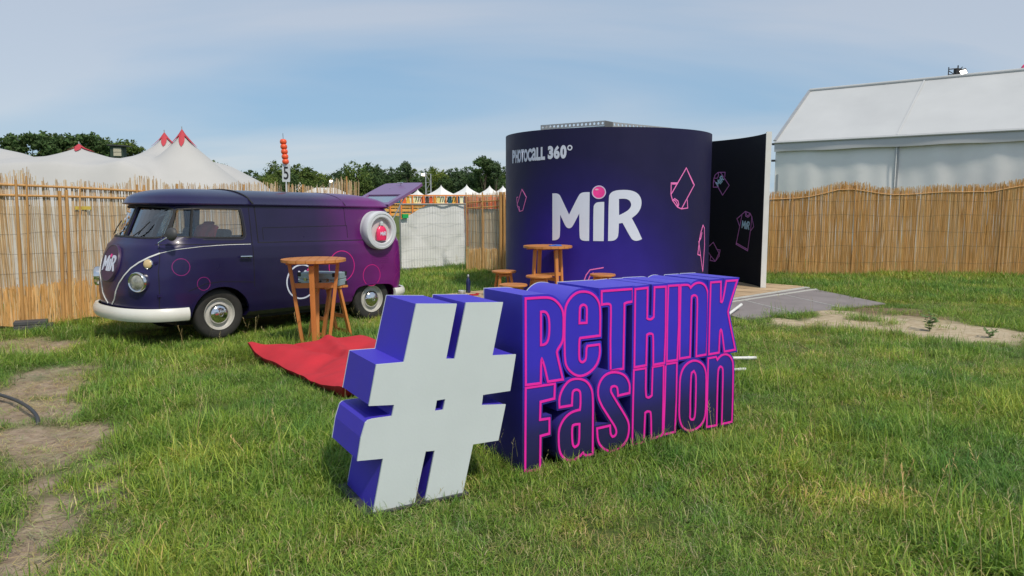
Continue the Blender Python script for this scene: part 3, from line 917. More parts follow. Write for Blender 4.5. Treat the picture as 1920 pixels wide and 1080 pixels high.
fb = bumper('front_bumper', 1.055, 1, 0.385, 0.15, 0.62).build('front_bumper', M_bump, van, smooth=50); fb['label'] = 'cream white front bumper'
rbm = bumper('rear_bumper', -3.24, -1, 0.41, 0.13, 0.42).build('rear_bumper', M_bump, van, smooth=50)
for s_ in (-1, 1):
    MB().box((0.99, s_ * 0.4, 0.38), (0.14, 0.05, 0.05)).build('bumper_bracket', M_black, van)
# lights, disc
def onface(px, py, name, prof, m, par=None, mirror=True, flat=False, n=32):
    q, nn = vhit(px, py)
    res = []
    for s_ in ((1, -1) if mirror else (1,)):
        p = Vector((q.x, s_ * q.y, q.z)); d = Vector((nn.x, s_ * nn.y, 0 if flat else nn.z)).normalized()
        Mx = Matrix.Translation(p) @ d.to_track_quat('Z', 'Y').to_matrix().to_4x4()
        res.append(MB().lathe(prof, n, Mx, capb=False, capt=False).build(name, m, par[len(res)] if par else van, smooth=40))
    return res
M_lens = mat('lamp_lens', (0.30, 0.30, 0.26), 0.10, 0.45, 24, spec=0.9)
hl = onface(262, 529, 'headlight', [(0.122, -0.06), (0.126, 0.03), (0.124, 0.05), (0.112, 0.062), (0.098, 0.056), (0.092, 0.040)], M_chrome, flat=True)
onface(262, 529, 'lens', [(0.093, 0.040), (0.078, 0.056), (0.045, 0.068), (0.0005, 0.072)], M_lens, par=hl, flat=True)
M_ind = mat('indicator_lens', (0.60, 0.46, 0.24), 0.25, 0.2, 20)
il = onface(278, 495, 'indicator_lamp', [(0.058, -0.03), (0.060, 0.012), (0.054, 0.018)], M_chrome)
onface(278, 495, 'lens', [(0.055, 0.014), (0.045, 0.026), (0.02, 0.032), (0.0005, 0.033)], M_ind, par=il)
q = vfront(0.0, 0.985)
Mdisc = Matrix.Translation(Vector((q.x, 0, 0.985))) @ Vector((0.965, 0, 0.26)).to_track_quat('Z', 'Y').to_matrix().to_4x4()
zdir = Vector((0.965, 0, 0.26)).normalized(); ydir = Vector((0, 1, 0)); udir = zdir.cross(ydir)
dc = Vector((q.x, 0, 0.985))
M_disc = mat('nose_disc_paint', S(52, 34, 62, 0.6), 0.4, 0.08, 5)
disc = MB().lathe([(0.235, -0.05), (0.238, 0.010), (0.233, 0.018), (0.0005, 0.020)], 48, Mdisc).build('nose_disc', M_disc, van, smooth=40)
MB().lathe([(0.234, 0.0185), (0.229, 0.022), (0.223, 0.0185)], 48, Mdisc).build('disc_rim', M_darkgrey, disc, smooth=40)
upd = Vector((-zdir.z, 0, zdir.x))
dmap = lambda u, v, d: dc + zdir * (0.0205 + d) + Vector((0, 1, 0)) * u + upd * v
def put_logo(fn, sz, step, par, m=M_logo, dot=M_pinkball, lift=0.004, with_dot=True):
    for c in LOGO_LETTERS:
        cc = [[(u * sz, (v - .5) * sz) for u, v in k] for k in c]
        link('logo_letter', decal_mesh(cc, fn, step, 'logo_letter', lift), m, par)
    if with_dot:
        link('logo_dot', decal_mesh([circ(LOGO_DOT[0] * sz, (LOGO_DOT[1] - .5) * sz, LOGO_DOT[2] * sz * 0.9)], fn, step, 'logo_dot', lift), dot, par)
put_logo(dmap, 0.205, 0.5, disc)
# side logo inside a white circle, pink circles
def side_map(cx, cz):
    return lambda u, v, d: vside(cx - u, cz + v, d)
q, nn = vhit(577, 517)
put_logo(side_map(q.x, q.z), 0.175, 0.1, body)
def side_circle(px, py, rx, m, w):
    q, nn = vhit(px, py)
    while q is None:
        px -= 1; q, nn = vhit(px, py)
    e = vhit(px - rx, py)[0]
    r = abs((e - q).length)
    pts = []
    for a in np.linspace(0, 2 * math.pi, 49)[:-1]:
        h = BVH.ray_cast(Vector((q.x + r * math.cos(a), 3, q.z + r * math.sin(a))), Vector((0, -1, 0)))
        if h[0] is not None: pts.append((h[0], h[1] if h[1].y > 0 else -h[1]))
    vline(pts, w, 0.002, 'painted_circle', m, body, closed=True)
side_circle(566, 528, 28, M_logo, 0.020)
M_vpink = mat('magenta_line_paint', S(190, 25, 118, 0.8), 0.4, 0.08, 5)
M_vpink2 = mat('dull_magenta_line_paint', S(118, 30, 100, 0.8), 0.4, 0.08, 5)
for px, py, rx, m_, w_ in ((340, 501, 17, M_vpink2, .009), (382, 532, 12, M_vpink2, .008), (641, 499, 24, M_vpink, .011), (697, 516, 16, M_vpink, .009), (762, 487, 8.5, M_vpink2, .007), (749, 528, 10, M_vpink2, .007)):
    side_circle(px, py, rx, m_, w_)
# wheels
M_tyre = mat('tyre_rubber', (0.028, 0.027, 0.026), 0.8, 0.25, 14, 0.2, 60)
M_rim = mat('grey_rim_paint', (0.46, 0.45, 0.42), 0.45, 0.12, 10)
for wx in (0.0, -WB):
    for s_ in (1, -1):
        Mw = Matrix.Translation((wx, s_ * 0.715, HUBZ)) @ Matrix.Rotation(-s_ * math.pi / 2, 4, 'X')
        w = empty('wheel', (0, 0, 0)); w.parent = van
        MB().lathe([(0.205, -0.075), (0.28, -0.082), (0.312, -0.07), (0.326, -0.05), (0.330, 0), (0.326, 0.05), (0.312, 0.072), (0.285, 0.084), (0.24, 0.082), (0.208, 0.07), (0.205, 0.06)], 48, Mw).build('tyre', M_tyre, w, smooth=35)
        MB().lathe([(0.206, -0.06), (0.207, 0.068), (0.203, 0.076), (0.196, 0.070), (0.188, 0.045), (0.165, 0.030), (0.14, 0.040), (0.125, 0.046), (0.0005, 0.046)], 48, Mw).build('rim', M_rim, w, smooth=35)
        MB().lathe([(0.130, 0.046), (0.128, 0.060), (0.115, 0.080), (0.085, 0.098), (0.045, 0.108), (0.0005, 0.110)], 40, Mw).build('hubcap', M_chrome, w, smooth=45)
        MB().lathe([(0.03, 0.107), (0.03, 0.113), (0.024, 0.113), (0.024, 0.1075)], 24, Mw).build('hubcap_badge', M_steel, w, smooth=40)
# mirror, handle, hinge
ma = vside(0.70, 1.20, 0.0)
MB().tube([ma, ma + Vector((0.03, 0.05, 0.06)), ma + Vector((-0.02, 0.16, 0.12)), ma + Vector((-0.055, 0.20, 0.15))], 0.009, 8).build('mirror_arm', M_chrome, van, smooth=40)
mc = ma + Vector((-0.06, 0.21, 0.165))
mdr = Vector((0.9, 0.3, 0.1)).normalized()
mm = Matrix.Translation(mc) @ mdr.to_track_quat('Z', 'Y').to_matrix().to_4x4()
mo = MB().lathe([(0.0005, 0.04), (0.05, 0.036), (0.078, 0.012), (0.082, -0.006), (0.078, -0.010)], 28, mm).build('mirror', M_darkgrey, van, smooth=40)
MB().lathe([(0.079, -0.009), (0.0005, -0.008)], 28, mm).build('mirror_glass', M_chrome, mo)
hd = vside(-0.34, 1.06, 0.0)
hm = MB(); hm.tube([hd + Vector((-0.045, 0.002, 0)), hd + Vector((-0.045, 0.035, 0))], 0.017, 10).tube([hd + Vector((-0.065, 0.040, 0)), hd + Vector((0.095, 0.038, 0.002))], 0.014, 10)
hm.build('door_handle', M_chrome, van, smooth=40)
for hz in (0.62, 1.02):
    h_ = vside(0.75, hz, 0.0); MB().box(h_ + Vector((0, 0.006, 0)), (0.05, 0.018, 0.03)).build('door_hinge', M_van, van)
# raised tailgate
hx, hz = -2.98, 1.755
p1 = PL(797, 343, VO + VR @ Vector((0, 0.52, 0)), VR @ Vector((0, 1, 0))); f1 = vloc(p1)
tdir = Vector((f1.x - hx, 0, f1.z - hz)); tl = min(tdir.length, 0.98); tdir.normalize()
tup = Vector((-tdir.z, 0, tdir.x)); tup = tup if tup.z > 0 else -tup
tp = lambda u, v, d: Vector((hx, 0, hz)) + tdir * v + Vector((0, 1, 0)) * u + tup * d
tg_out = rounder([(-.52, 0.02), (.52, 0.02), (.53, tl * .6), (.50, tl - .05), (.44, tl), (-.44, tl), (-.50, tl - .05), (-.53, tl * .6)], 1, 60)
tg_hole = [(-.42, 0.10), (.42, 0.10), (.42, tl * .46), (-.42, tl * .46)]
M_tail = mat('tailgate_paint', S(112, 80, 122, 0.8), 0.3, 0.08, 4, coat=0.4)
tgm = MB().prism([tg_out, tg_hole], tp, -0.03, 0.012).build('tailgate', M_tail, van)
MB().prism([grow(tg_hole if area2(tg_hole) > 0 else tg_hole[::-1], 0.01)], tp, -0.012, -0.006).build('tailgate_glass', G_side, tgm)
MB().tube([tp(0.02, tl - .10, 0.012), tp(0.02, tl - .10, 0.05), tp(-.05, tl - .10, 0.055)], 0.011, 8).tube([tp(0.02, tl - .10, 0.05), tp(.09, tl - .10, 0.055)], 0.011, 8).build('tailgate_handle', M_chrome, tgm)
for s_ in (-1, 1):
    MB().tube([tp(s_ * .47, tl * .5, -0.03), Vector((-3.02, s_ * 0.50, 1.42))], 0.010, 8).build('tailgate_strut', M_steel, tgm)
# porthole display ring with a pink bottle
rc = vloc(PL(716, 432, VO + VR @ Vector((0, 0.96, 0)), VR @ Vector((0, 1, 0)))); rr = 0.29
Mr = Matrix.Translation((rc.x, 0, rc.z)) @ Matrix.Rotation(-math.pi / 2, 4, 'X')
M_ring = mat('white_grey_plastic', (0.60, 0.62, 0.66), 0.4, 0.05, 5)
ringo = MB().lathe([(rr, 0.62), (rr, 0.82), (rr - .004, 0.84), (rr, 0.85), (rr, 0.945), (rr - .012, 0.965), (rr - .04, 0.97), (rr - .044, 0.962), (rr - .085, 0.965), (rr - .10, 0.955), (rr - .104, 0.90)], 64, Mr).build('display_ring', M_ring, van, smooth=35)
ringo['label'] = 'white round porthole display frame'
MB().lathe([(rr - .103, 0.902), (0.0005, 0.902)], 64, Mr).build('backing_disc', mat('pale_pink_backing', (0.62, 0.56, 0.58), 0.6, 0.05, 6), ringo)
M_bot = mat('pink_bottle_plastic', S(205, 40, 85, 0.68), 0.3, 0.12, 12, coat=0.3)
BK = 1.45
bo = MB(); prof = [(0.0, .058), (.02, .064), (.08, .066), (.11, .062), (.135, .045), (.15, .022), (.155, .019)]
vv = []; ff = []
for z, w in prof:
    for k in range(20):
        a = 2 * math.pi * k / 20
        vv.append((rc.x - BK * w * math.cos(a), 0.95 + 0.04 * (w / .066) * math.sin(a), rc.z - 0.15 + BK * z))
for i in range(len(prof) - 1):
    for k in range(20):
        ff.append((i * 20 + k, i * 20 + (k + 1) % 20, (i + 1) * 20 + (k + 1) % 20, (i + 1) * 20 + k))
ff.append(tuple(range(20))); bo.add(vv, ff)
bot = bo.build('bottle', M_bot, ringo, smooth=50)
MB().lathe([(0.028, 0), (0.030, 0.045), (0.022, 0.05), (0.022, 0.06), (0.0005, 0.062)], 20, Matrix.Translation((rc.x, 0.95, rc.z + 0.075))).build('cap', M_white, bot, smooth=40)
put_logo(lambda u, v, d: Vector((rc.x - u, 0.991 + d, rc.z - 0.045 + v)), 0.06, 1.0, bot, with_dot=False, lift=0.003)

# ------------------------------------------------------------------ photo booth: round drum, curved wing, deck and ramp
DZ = 0.12
BC = Vector((1.83, 14.45, 0)); BR = 1.95; BTOP = 3.0; WR = 3.0
booth = empty('photo_booth', (BC.x, BC.y, DZ), 0, 'round navy and indigo photo booth drum with large white lettering', 'booth')
H_ = BTOP - DZ
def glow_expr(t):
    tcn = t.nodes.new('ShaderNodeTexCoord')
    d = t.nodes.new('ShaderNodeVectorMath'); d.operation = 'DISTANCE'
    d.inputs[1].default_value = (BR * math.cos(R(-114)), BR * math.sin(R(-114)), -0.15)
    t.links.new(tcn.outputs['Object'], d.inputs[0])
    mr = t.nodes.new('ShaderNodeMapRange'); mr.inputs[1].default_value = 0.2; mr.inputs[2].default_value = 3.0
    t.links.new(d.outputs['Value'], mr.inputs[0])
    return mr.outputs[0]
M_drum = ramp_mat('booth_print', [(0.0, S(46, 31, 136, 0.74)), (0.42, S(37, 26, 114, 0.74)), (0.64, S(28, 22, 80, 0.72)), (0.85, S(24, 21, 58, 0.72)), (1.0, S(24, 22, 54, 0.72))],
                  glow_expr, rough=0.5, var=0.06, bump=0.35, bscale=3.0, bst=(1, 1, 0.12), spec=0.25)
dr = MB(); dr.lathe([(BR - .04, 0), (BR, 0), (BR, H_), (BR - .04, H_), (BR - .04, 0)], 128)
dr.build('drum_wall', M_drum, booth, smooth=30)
MB().lathe([(BR - .05, 2.3), (0.001, 2.3)], 64).build('inner_ceiling', M_int, booth)
def cyl_hit(px, py, rad=BR, far=False):
    d = ray(px, py); o = CC - Vector((BC.x, BC.y, 0))
    a = d.x ** 2 + d.y ** 2; b = 2 * (o.x * d.x + o.y * d.y); c = o.x ** 2 + o.y ** 2 - rad ** 2
    D = b * b - 4 * a * c
    if D < 0: D = 0
    t = (-b + (1 if far else -1) * math.sqrt(D)) / (2 * a)
    p = o + d * t
    return math.atan2(p.y, p.x), p.z - DZ
def cyl_pt(th, z, lift=0.0, rad=BR):
    return Vector(((rad + lift) * math.cos(th), (rad + lift) * math.sin(th), z))
# big lettering
th0, z0 = cyl_hit(1010 + 820 / 7.714, 330 + 940 / 7.714); th1, z1 = cyl_hit(1010 + 820 / 7.714, 330 + 200 / 7.714)
LS = z1 - z0
lm = lambda u, v, d: cyl_pt(th0 + u * 1.05 / BR, z0 + LS / 2 + v, 0.001 + d)
put_logo(lm, LS, 0.05, booth, dot=M_pinkball, lift=0.003)
dx_, dy_, drr = LOGO_DOT
ringc = [circ(dx_ * LS, (dy_ - .5) * LS, drr * LS * 1.02, 36), circ(dx_ * LS, (dy_ - .5) * LS, drr * LS * 0.86, 36)]
link('dot_halo', decal_mesh(ringc, lm, 0.05, 'dot_halo', 0.006), mat('pale_lilac_print', (0.62, 0.5, 0.72), 0.5, 0.1, 8), booth)
hi_ = [(dx_ * LS - 0.035 + 0.03 * math.cos(a), (dy_ - .5) * LS + 0.045 + 0.014 * math.sin(a)) for a in np.linspace(0, 2 * math.pi, 17)[:-1]]
link('dot_highlight', decal_mesh([hi_], lm, 0.05, 'dot_highlight', 0.006), mat('light_pink_print', (0.8, 0.42, 0.6), 0.5, 0.1, 8), booth)
# PHOTOCaLL 360 in condensed capitals
def text_mesh(s, bold):
    c = bpy.data.curves.new('t', 'FONT'); c.body = s; c.size = 1.0; c.offset = bold; c.resolution_u = 4
    o = bpy.data.objects.new('t', c); COL.objects.link(o)
    bpy.context.view_layer.update()
    me = bpy.data.meshes.new_from_object(o.evaluated_get(bpy.context.evaluated_depsgraph_get()))
    bpy.data.objects.remove(o, do_unlink=True); bpy.data.curves.remove(c)
    return me
def print_text(s, fn, w, h, name, m, par, bold=0.02, step=0.05):
    me = text_mesh(s, bold)
    xs = [v.co.x for v in me.vertices]; ys = [v.co.y for v in me.vertices]
    x0, x1, y0, y1 = min(xs), max(xs), min(ys), max(ys)
    b = bmesh.new(); b.from_mesh(me)
    for v in b.verts:
        v.co = ((v.co.x - x0) / (x1 - x0) * w, (v.co.y - y0) / (y1 - y0) * h, 0)
    k = step
    while k < w:
        bmesh.ops.bisect_plane(b, geom=b.verts[:] + b.edges[:] + b.faces[:], plane_co=(k, 0, 0), plane_no=(1, 0, 0)); k += step
    for v in b.verts:
        v.co = fn(v.co.x, v.co.y, 0.004)
    b.to_mesh(me); b.free(); me.materials.clear()
    return link(name, me, m, par)
def px_text(s, xa, xb, ya, yb, bold):
    ta, zb = cyl_hit(xa, yb); tb, _ = cyl_hit(xb, yb); _, zt = cyl_hit((xa + xb) / 2, ya); _, zb2 = cyl_hit((xa + xb) / 2, yb)
    print_text(s, lambda u, v, d: cyl_pt(ta + u / BR, zb2 + v, d), (tb - ta) * BR, zt - zb2, 'print_text', M_logo, booth, bold)
# one condensed capital at a time so that widths follow the banner
for s_, xa, xb, ya, yb in (('P', 961.2, 966.2, 281.5, 306), ('H', 967, 972, 281, 305.5), ('O', 971.8, 977, 280.5, 305), ('T', 977.2, 982.3, 280, 304), ('O', 982.4, 989.5, 279.5, 303.5),
                           ('C', 989.8, 997.2, 278.5, 302.5), ('a', 997.6, 1005.7, 277, 301.5), ('L', 1006.2, 1013.5, 276.3, 300.8), ('L', 1014.3, 1021.8, 275.5, 299.8),
                           ('3', 1027.5, 1037.2, 273.5, 298.5), ('6', 1038.4, 1049.4, 272.6, 298), ('0', 1050.6, 1062, 272, 297.4)):
    px_text(s_, xa - .2, xb + .3, ya, yb, {'a': 0.025, 'O': 0.055, 'C': 0.055, '3': 0.06, '6': 0.055, '0': 0.06}.get(s_, 0.06))
tc_, zc_ = cyl_hit(1068.5, 277)
link('degree_ring', decal_mesh([circ(0, 0, 0.046), circ(0, 0, 0.026)], lambda u, v, d: cyl_pt(tc_ + u / BR, zc_ + v, d), 0.05, 'degree_ring', 0.004), M_logo, booth)
def outline_on(par, polys, o_, s_, rad, far, w, m, name='shirt_outline', thick=None):
    mbx = MB()
    for pl in polys:
        pts = []
        px = crop(o_, s_, pl)
        for (a, b), (c, d) in zip(px, px[1:]):
            for k in range(3):
                pts.append((a + (c - a) * k / 3, b + (d - b) * k / 3))
        pts.append(px[-1])
        P = []; Nn = []
        for q in pts:
            th, z = cyl_hit(q[0], q[1], rad, far)
            P.append(cyl_pt(th, z, 0.001 if not far else -0.001, rad)); n = Vector((math.cos(th), math.sin(th), 0)); Nn.append(n if not far else -n)
        mbx.ribbon(P, Nn, w, 0.003)
    return mbx.build(name, m, par)
K_ = (1240, 300)
outline_on(booth, [[(107, 390), (110, 258), (180, 258)], [(107, 390), (280, 90), (370, 280), (225, 550)], [(107, 390), (125, 455), (180, 530), (225, 550), (295, 540), (290, 445)],
                   [(125, 455), (150, 435), (185, 460), (195, 500), (182, 532)], [(135, 450), (160, 462), (180, 500), (178, 520)], [(292, 120), (360, 275)], [(118, 270), (178, 270)]], K_, 6, BR, False, 0.017, M_pinkpale)
outline_on(booth, [[(120, 495), (128, 492)], [(150, 447), (176, 493), (155, 570), (137, 575), (125, 545), (120, 495)], [(150, 447), (122, 540)], [(125, 545), (135, 550), (137, 575)]], (930, 210), 3.086, BR, False, 0.015, M_pinkpale)
outline_on(booth, [[(455, 548), (440, 600), (430, 650), (417, 760), (437, 768), (453, 885)], [(455, 548), (465, 570), (466, 700), (453, 885)], [(437, 768), (424, 670), (440, 640), (448, 600)]], (1200, 280), 3.857, BR, False, 0.02, M_pinkpale)
outline_on(booth, [[(0, 0), (8, -22), (22, -40), (70, -48)], [(14, 0), (22, -20), (34, -30)]], (1095, 527), 1.9, BR, False, 0.018, M_pinkpale)
# curved wing with white end post
wing = empty('curved_wing_wall', (BC.x, BC.y, DZ), 0, 'tall curved black wing wall beside the booth with white end post and T shirt outlines', 'partition')
M_wing = mat('black_banner_cloth', (0.006, 0.006, 0.013), 0.7, 0.2, 3, 0.05, 60, spec=0.15)
a0, a1 = R(-4.6), R(52)
WT = 3.06 - DZ
MB().lathe([(WR, 0), (WR, WT), (WR + .05, WT), (WR + .05, 0), (WR, 0)], 60, a0=a0, a1=a1).build('banner', M_wing, wing, smooth=30)
pw = Vector((math.cos(a0), math.sin(a0), 0)); pt_ = Vector((math.sin(a0), -math.cos(a0), 0))
M_post = mat('white_post_paint', (0.72, 0.72, 0.70), 0.5, 0.05, 6)
pc = pw * (WR + .03) + pt_ * 0.012
MB().box((pc.x, pc.y, (WT + 0.02) / 2), (0.10, 0.022, WT + 0.02), rz=a0).build('end_post', M_post, wing)
outline_on(wing, [[(590, 220), (585, 305), (632, 305)], [(590, 220), (690, 395), (765, 285), (665, 138)], [(590, 220), (605, 170), (640, 140), (665, 138), (718, 138), (715, 190)], [(600, 205), (630, 205), (645, 175), (640, 145)]],
           K_, 6, WR, True, 0.016, M_mauve)
outline_on(wing, [[(910, 610), (852, 660), (880, 742)], [(910, 610), (842, 948), (972, 1022), (1003, 795)], [(910, 610), (945, 578), (1000, 600), (1020, 640), (1040, 750), (1005, 797), (1018, 640)],
                  [(945, 578), (950, 630), (975, 645), (998, 625), (1000, 600)], [(955, 590), (962, 620), (975, 630), (990, 612), (995, 600)], [(846, 935), (975, 1008)]], K_, 6, WR, True, 0.016, M_mauve)
outline_on(wing, [[(480, 720), (530, 672), (572, 750), (545, 810)], [(480, 720), (512, 770), (545, 810)], [(555, 725), (580, 728), (572, 770)], [(512, 770), (508, 803), (545, 810), (575, 770)]], (1200, 280), 3.857, WR, True, 0.016, M_mauve)
M_blue = mat('pale_blue_print', S(150, 185, 225, 0.7), 0.5, 0.05, 5)
for (lx, ly, sz, rot) in ((1240 + 660 / 6, 300 + 235 / 6, 0.135, R(40)), (1240 + 953 / 6, 300 + 730 / 6, 0.17, R(-6))):
    tw, zw = cyl_hit(lx, ly, WR, True)
    cs_, sn_ = math.cos(rot), math.sin(rot)
    put_logo(lambda u, v, d: cyl_pt(tw - (u * cs_ - v * sn_) / WR, zw + u * sn_ + v * cs_, -0.001 - d, WR), sz, 0.1, wing, m=M_blue, with_dot=False)
# perforated steel frame standing on the drum
M_perf = mat('perforated_grey_steel', (0.40, 0.41, 0.42), 0.5, 0.1, 9, metallic=0.3)
frm = empty('perforated_frame', (BC.x, BC.y, DZ), 0, 'grey perforated metal frame sticking out above the round booth', 'frame')
ztop = 3.44
fa = AT(1014, 235, 14.35); fbv = AT(1134, 226, 13.55); fcv = AT(1185, 241, 15.1)
def P3(v): return Vector((v.x - BC.x, v.y - BC.y, 0))
fa, fbv, fcv = P3(fa), P3(fbv), P3(fcv)
FTOP = AT(1134, 226, 13.55).z - DZ
def beam(a, b, n, depth=0.05, mb=None):
    """vertical plate with a row of round holes near its top, plus a lip below"""
    d = (b - a); L = d.length; d.normalize(); nrm = Vector((d.y, -d.x, 0))
    hts = 0.085; base = FTOP - 0.30
    mbp = MB()
    holes = [circ(L * (k + .5) / n, 0.30 - hts * .5, 0.024, 12) for k in range(n)]
    mbp.prism([[(0, 0.30 - hts), (L, 0.30 - hts), (L, 0.30), (0, 0.30)]] + holes, lambda u, v, q: a + d * u + Vector((0, 0, base + v)) + nrm * q, -0.004, 0.004)
    mbp.build('perforated_strip', M_perf, frm)
    MB().prism([[(0, 0.02), (L, 0.02), (L, 0.30 - hts - 0.006), (0, 0.30 - hts - 0.006)]], lambda u, v, q: a + d * u + Vector((0, 0, base + v)) + nrm * q, -0.03, -0.012).build('side_panel', M_perf, frm)
    return nrm
beam(fa, fbv, 16)
nb = (fbv - fa).normalized(); bk = Vector((-nb.y, nb.x, 0))
fe = fbv + bk * 0.30
MB().prism([[(0, 0), (0.30, 0), (0.30, 0.30), (0, 0.30)]], lambda u, v, q: fbv + bk * u + Vector((0, 0, FTOP - 0.30 + v)) + nb * q, -0.006, 0.006).build('end_panel', mat('shaded_grey_steel', (0.12, 0.125, 0.13), 0.6, 0.1, 8), frm)
fc2 = fe + nb * 0.45 + bk * 1.6
beam(fe, fc2, 16)
fd = fa + bk * 1.9
beam(fd, fa, 12)
for q in (fa, fd, fc2):
    MB().bar((q.x, q.y, 2.30), (q.x, q.y, FTOP - 0.24), 0.05, 0.05).build('leg', M_perf, frm)

# deck of boards
L_c = Vector((-1.2, 13.2)); F_c = Vector((1.5, 10.61)); R_c = Vector((5.75, 14.45))
du = (F_c - L_c); LU = du.length; du.normalize(); dv = (R_c - F_c); LVv = dv.length; dv.normalize()
deck = empty('booth_deck', (F_c.x, F_c.y, 0), 0, 'low weathered board deck on pallets under the round booth', 'deck')
dpt = lambda u, v, z: (L_c.x + du.x * u + dv.x * v - F_c.x, L_c.y + du.y * u + dv.y * v - F_c.y, z)
nb_ = 34
for k in range(nb_):
    v0 = LVv * k / nb_ + 0.004; v1 = LVv * (k + 1) / nb_ - 0.004
    zt = DZ - 0.001 - 0.002 * ((k * 7) % 3)
    pm_ = L_c + dv * ((v0 + v1) / 2) - Vector((BC.x, BC.y)); bq = pm_.dot(du); cq = pm_.length_squared - 2.06 ** 2
    u0 = min(0.0, -bq - math.sqrt(bq * bq - cq)) if bq * bq > cq else 0.0
    b_ = MB(); q = [dpt(u0, v0, 0), dpt(LU, v0, 0), dpt(LU, v1, 0), dpt(u0, v1, 0)]
    b_.add([(x, y, zt - 0.022) for x, y, _ in q] + [(x, y, zt) for x, y, _ in q], [(3, 2, 1, 0), (4, 5, 6, 7), (0, 1, 5, 4), (1, 2, 6, 5), (2, 3, 7, 6), (3, 0, 4, 7)])
    b_.build('board', M_deck, deck)
for u in (0.08, LU / 2, LU - 0.08):
    a = dpt(u, 0.03, 0.048); b = dpt(u, LVv - .03, 0.048)
    MB().bar(a, b, 0.09, 0.086).build('bearer', M_deck, deck)
for u, va, vb in ((-0.75, 2.0, 4.9),):
    MB().bar(dpt(u, va, 0.048), dpt(u, vb, 0.048), 0.09, 0.086).build('bearer', M_deck, deck)
# ramp of grey panels
M_ramp = mat('grey_ramp_felt', S(118, 112, 112, 0.78), 0.9, 0.16, 2.5, 0.25, 70)
M_rampl = mat('pale_ramp_edge', S(165, 165, 160, 0.75), 0.75, 0.15, 5)
t0 = Vector((F_c.x + dv.x * 1.9, F_c.y + dv.y * 1.9)); t1 = Vector((F_c.x + dv.x * (LVv - .02), F_c.y + dv.y * (LVv - .02)))
r0 = t0 + Vector((0.55, -0.95)); r1 = Vector(G(1660, 571)[:2])
ramp = empty('access_ramp', (t0.x, t0.y, 0), 0, 'low grey three panel access ramp leading up to the booth deck', 'ramp')
npan = 3
for k in range(npan):
    A = t0.lerp(t1, k / npan); B = t0.lerp(t1, (k + 1) / npan); Dd = r0.lerp(r1, (k + 1) / npan); Cc = r0.lerp(r1, k / npan)
    g = (B - A).normalized() * 0.012
    pts = [(A + g, DZ - .01), (B - g, DZ - .01), (Dd - g, 0.022), (Cc + g, 0.022)]
    b_ = MB(); b_.add([(p.x - t0.x, p.y - t0.y, z - 0.02) for p, z in pts] + [(p.x - t0.x, p.y - t0.y, z) for p, z in pts],
                      [(0, 1, 2, 3), (7, 6, 5, 4), (4, 5, 1, 0), (5, 6, 2, 1), (6, 7, 3, 2), (7, 4, 0, 3)])
    b_.build('ramp_panel', M_ramp, ramp)
off = (r0 - t0).normalized()
for f_ in (0.05, 0.17):
    A = t0.lerp(r0, f_); B = t1.lerp(r1, f_); zz = DZ - .004 + (0.022 - DZ) * f_
    MB().bar((A.x - t0.x, A.y - t0.y, zz), (B.x - t0.x, B.y - t0.y, zz), 0.05 if f_ > .1 else 0.09, 0.012).build('ramp_strip', M_rampl, ramp)
for k in (1, 2):
    A = t0.lerp(t1, k / npan).lerp(r0.lerp(r1, k / npan), 0.2); B = r0.lerp(r1, k / npan)
    MB().bar((A.x - t0.x, A.y - t0.y, DZ * .78), (B.x - t0.x, B.y - t0.y, 0.024), 0.02, 0.008).build('ramp_joint', M_rampl, ramp)

# ------------------------------------------------------------------ furniture
def stool(loc, rz, hgt, rad, label, group=None):
    s_ = empty('stool', loc, rz, label, 'stool', group)
    M1 = Matrix.Translation((0, 0, hgt))
    MB().lathe([(0.001, -0.035), (rad - .012, -0.035), (rad, -0.026), (rad, -0.006), (rad - .006, 0), (0.001, 0)], 36, M1).build('seat', M_wood_top, s_, smooth=40)
    cr_ = MB(); ap = rad * 0.60
    for k in range(4):
        a = k * math.pi / 2 + math.pi / 4
        top = Vector((ap * math.cos(a), ap * math.sin(a), hgt - 0.036)); bot_ = Vector((rad * 0.93 * math.cos(a), rad * 0.93 * math.sin(a), 0.0))
        MB().bar(bot_, top, 0.036, 0.036, (math.cos(a), math.sin(a), 0)).build('leg', M_wood, s_)
    for k in range(4):
        a, b = k * math.pi / 2 + math.pi / 4, (k + 1) * math.pi / 2 + math.pi / 4
        for f_, h_ in ((0.90, 0.034), (0.36, 0.03)):
            r_ = rad * (0.93 + (0.60 - 0.93) * f_) * 0.99
            MB().bar((r_ * math.cos(a), r_ * math.sin(a), (hgt - .036) * f_), (r_ * math.cos(b), r_ * math.sin(b), (hgt - .036) * f_), 0.018, h_).build('stretcher' if f_ < .5 else 'apron', M_wood, s_)
    return s_
GS = None
stool((-0.14, 12.88, DZ), 0.3, 0.45, 0.215, 'wooden stool on the deck edge behind the tall blue bottle')
stool((0.02, 11.72, 0.0), 0.7, 0.46, 0.225, 'low wooden stool standing on grass just off the deck')
stool((0.44, 12.02, DZ), 0.2, 0.45, 0.215, 'wooden stool standing in front of the deck bar table legs')
stool((1.51, 12.27, DZ), 0.5, 0.45, 0.215, 'wooden stool close against the round booth wall beneath the white lettering')

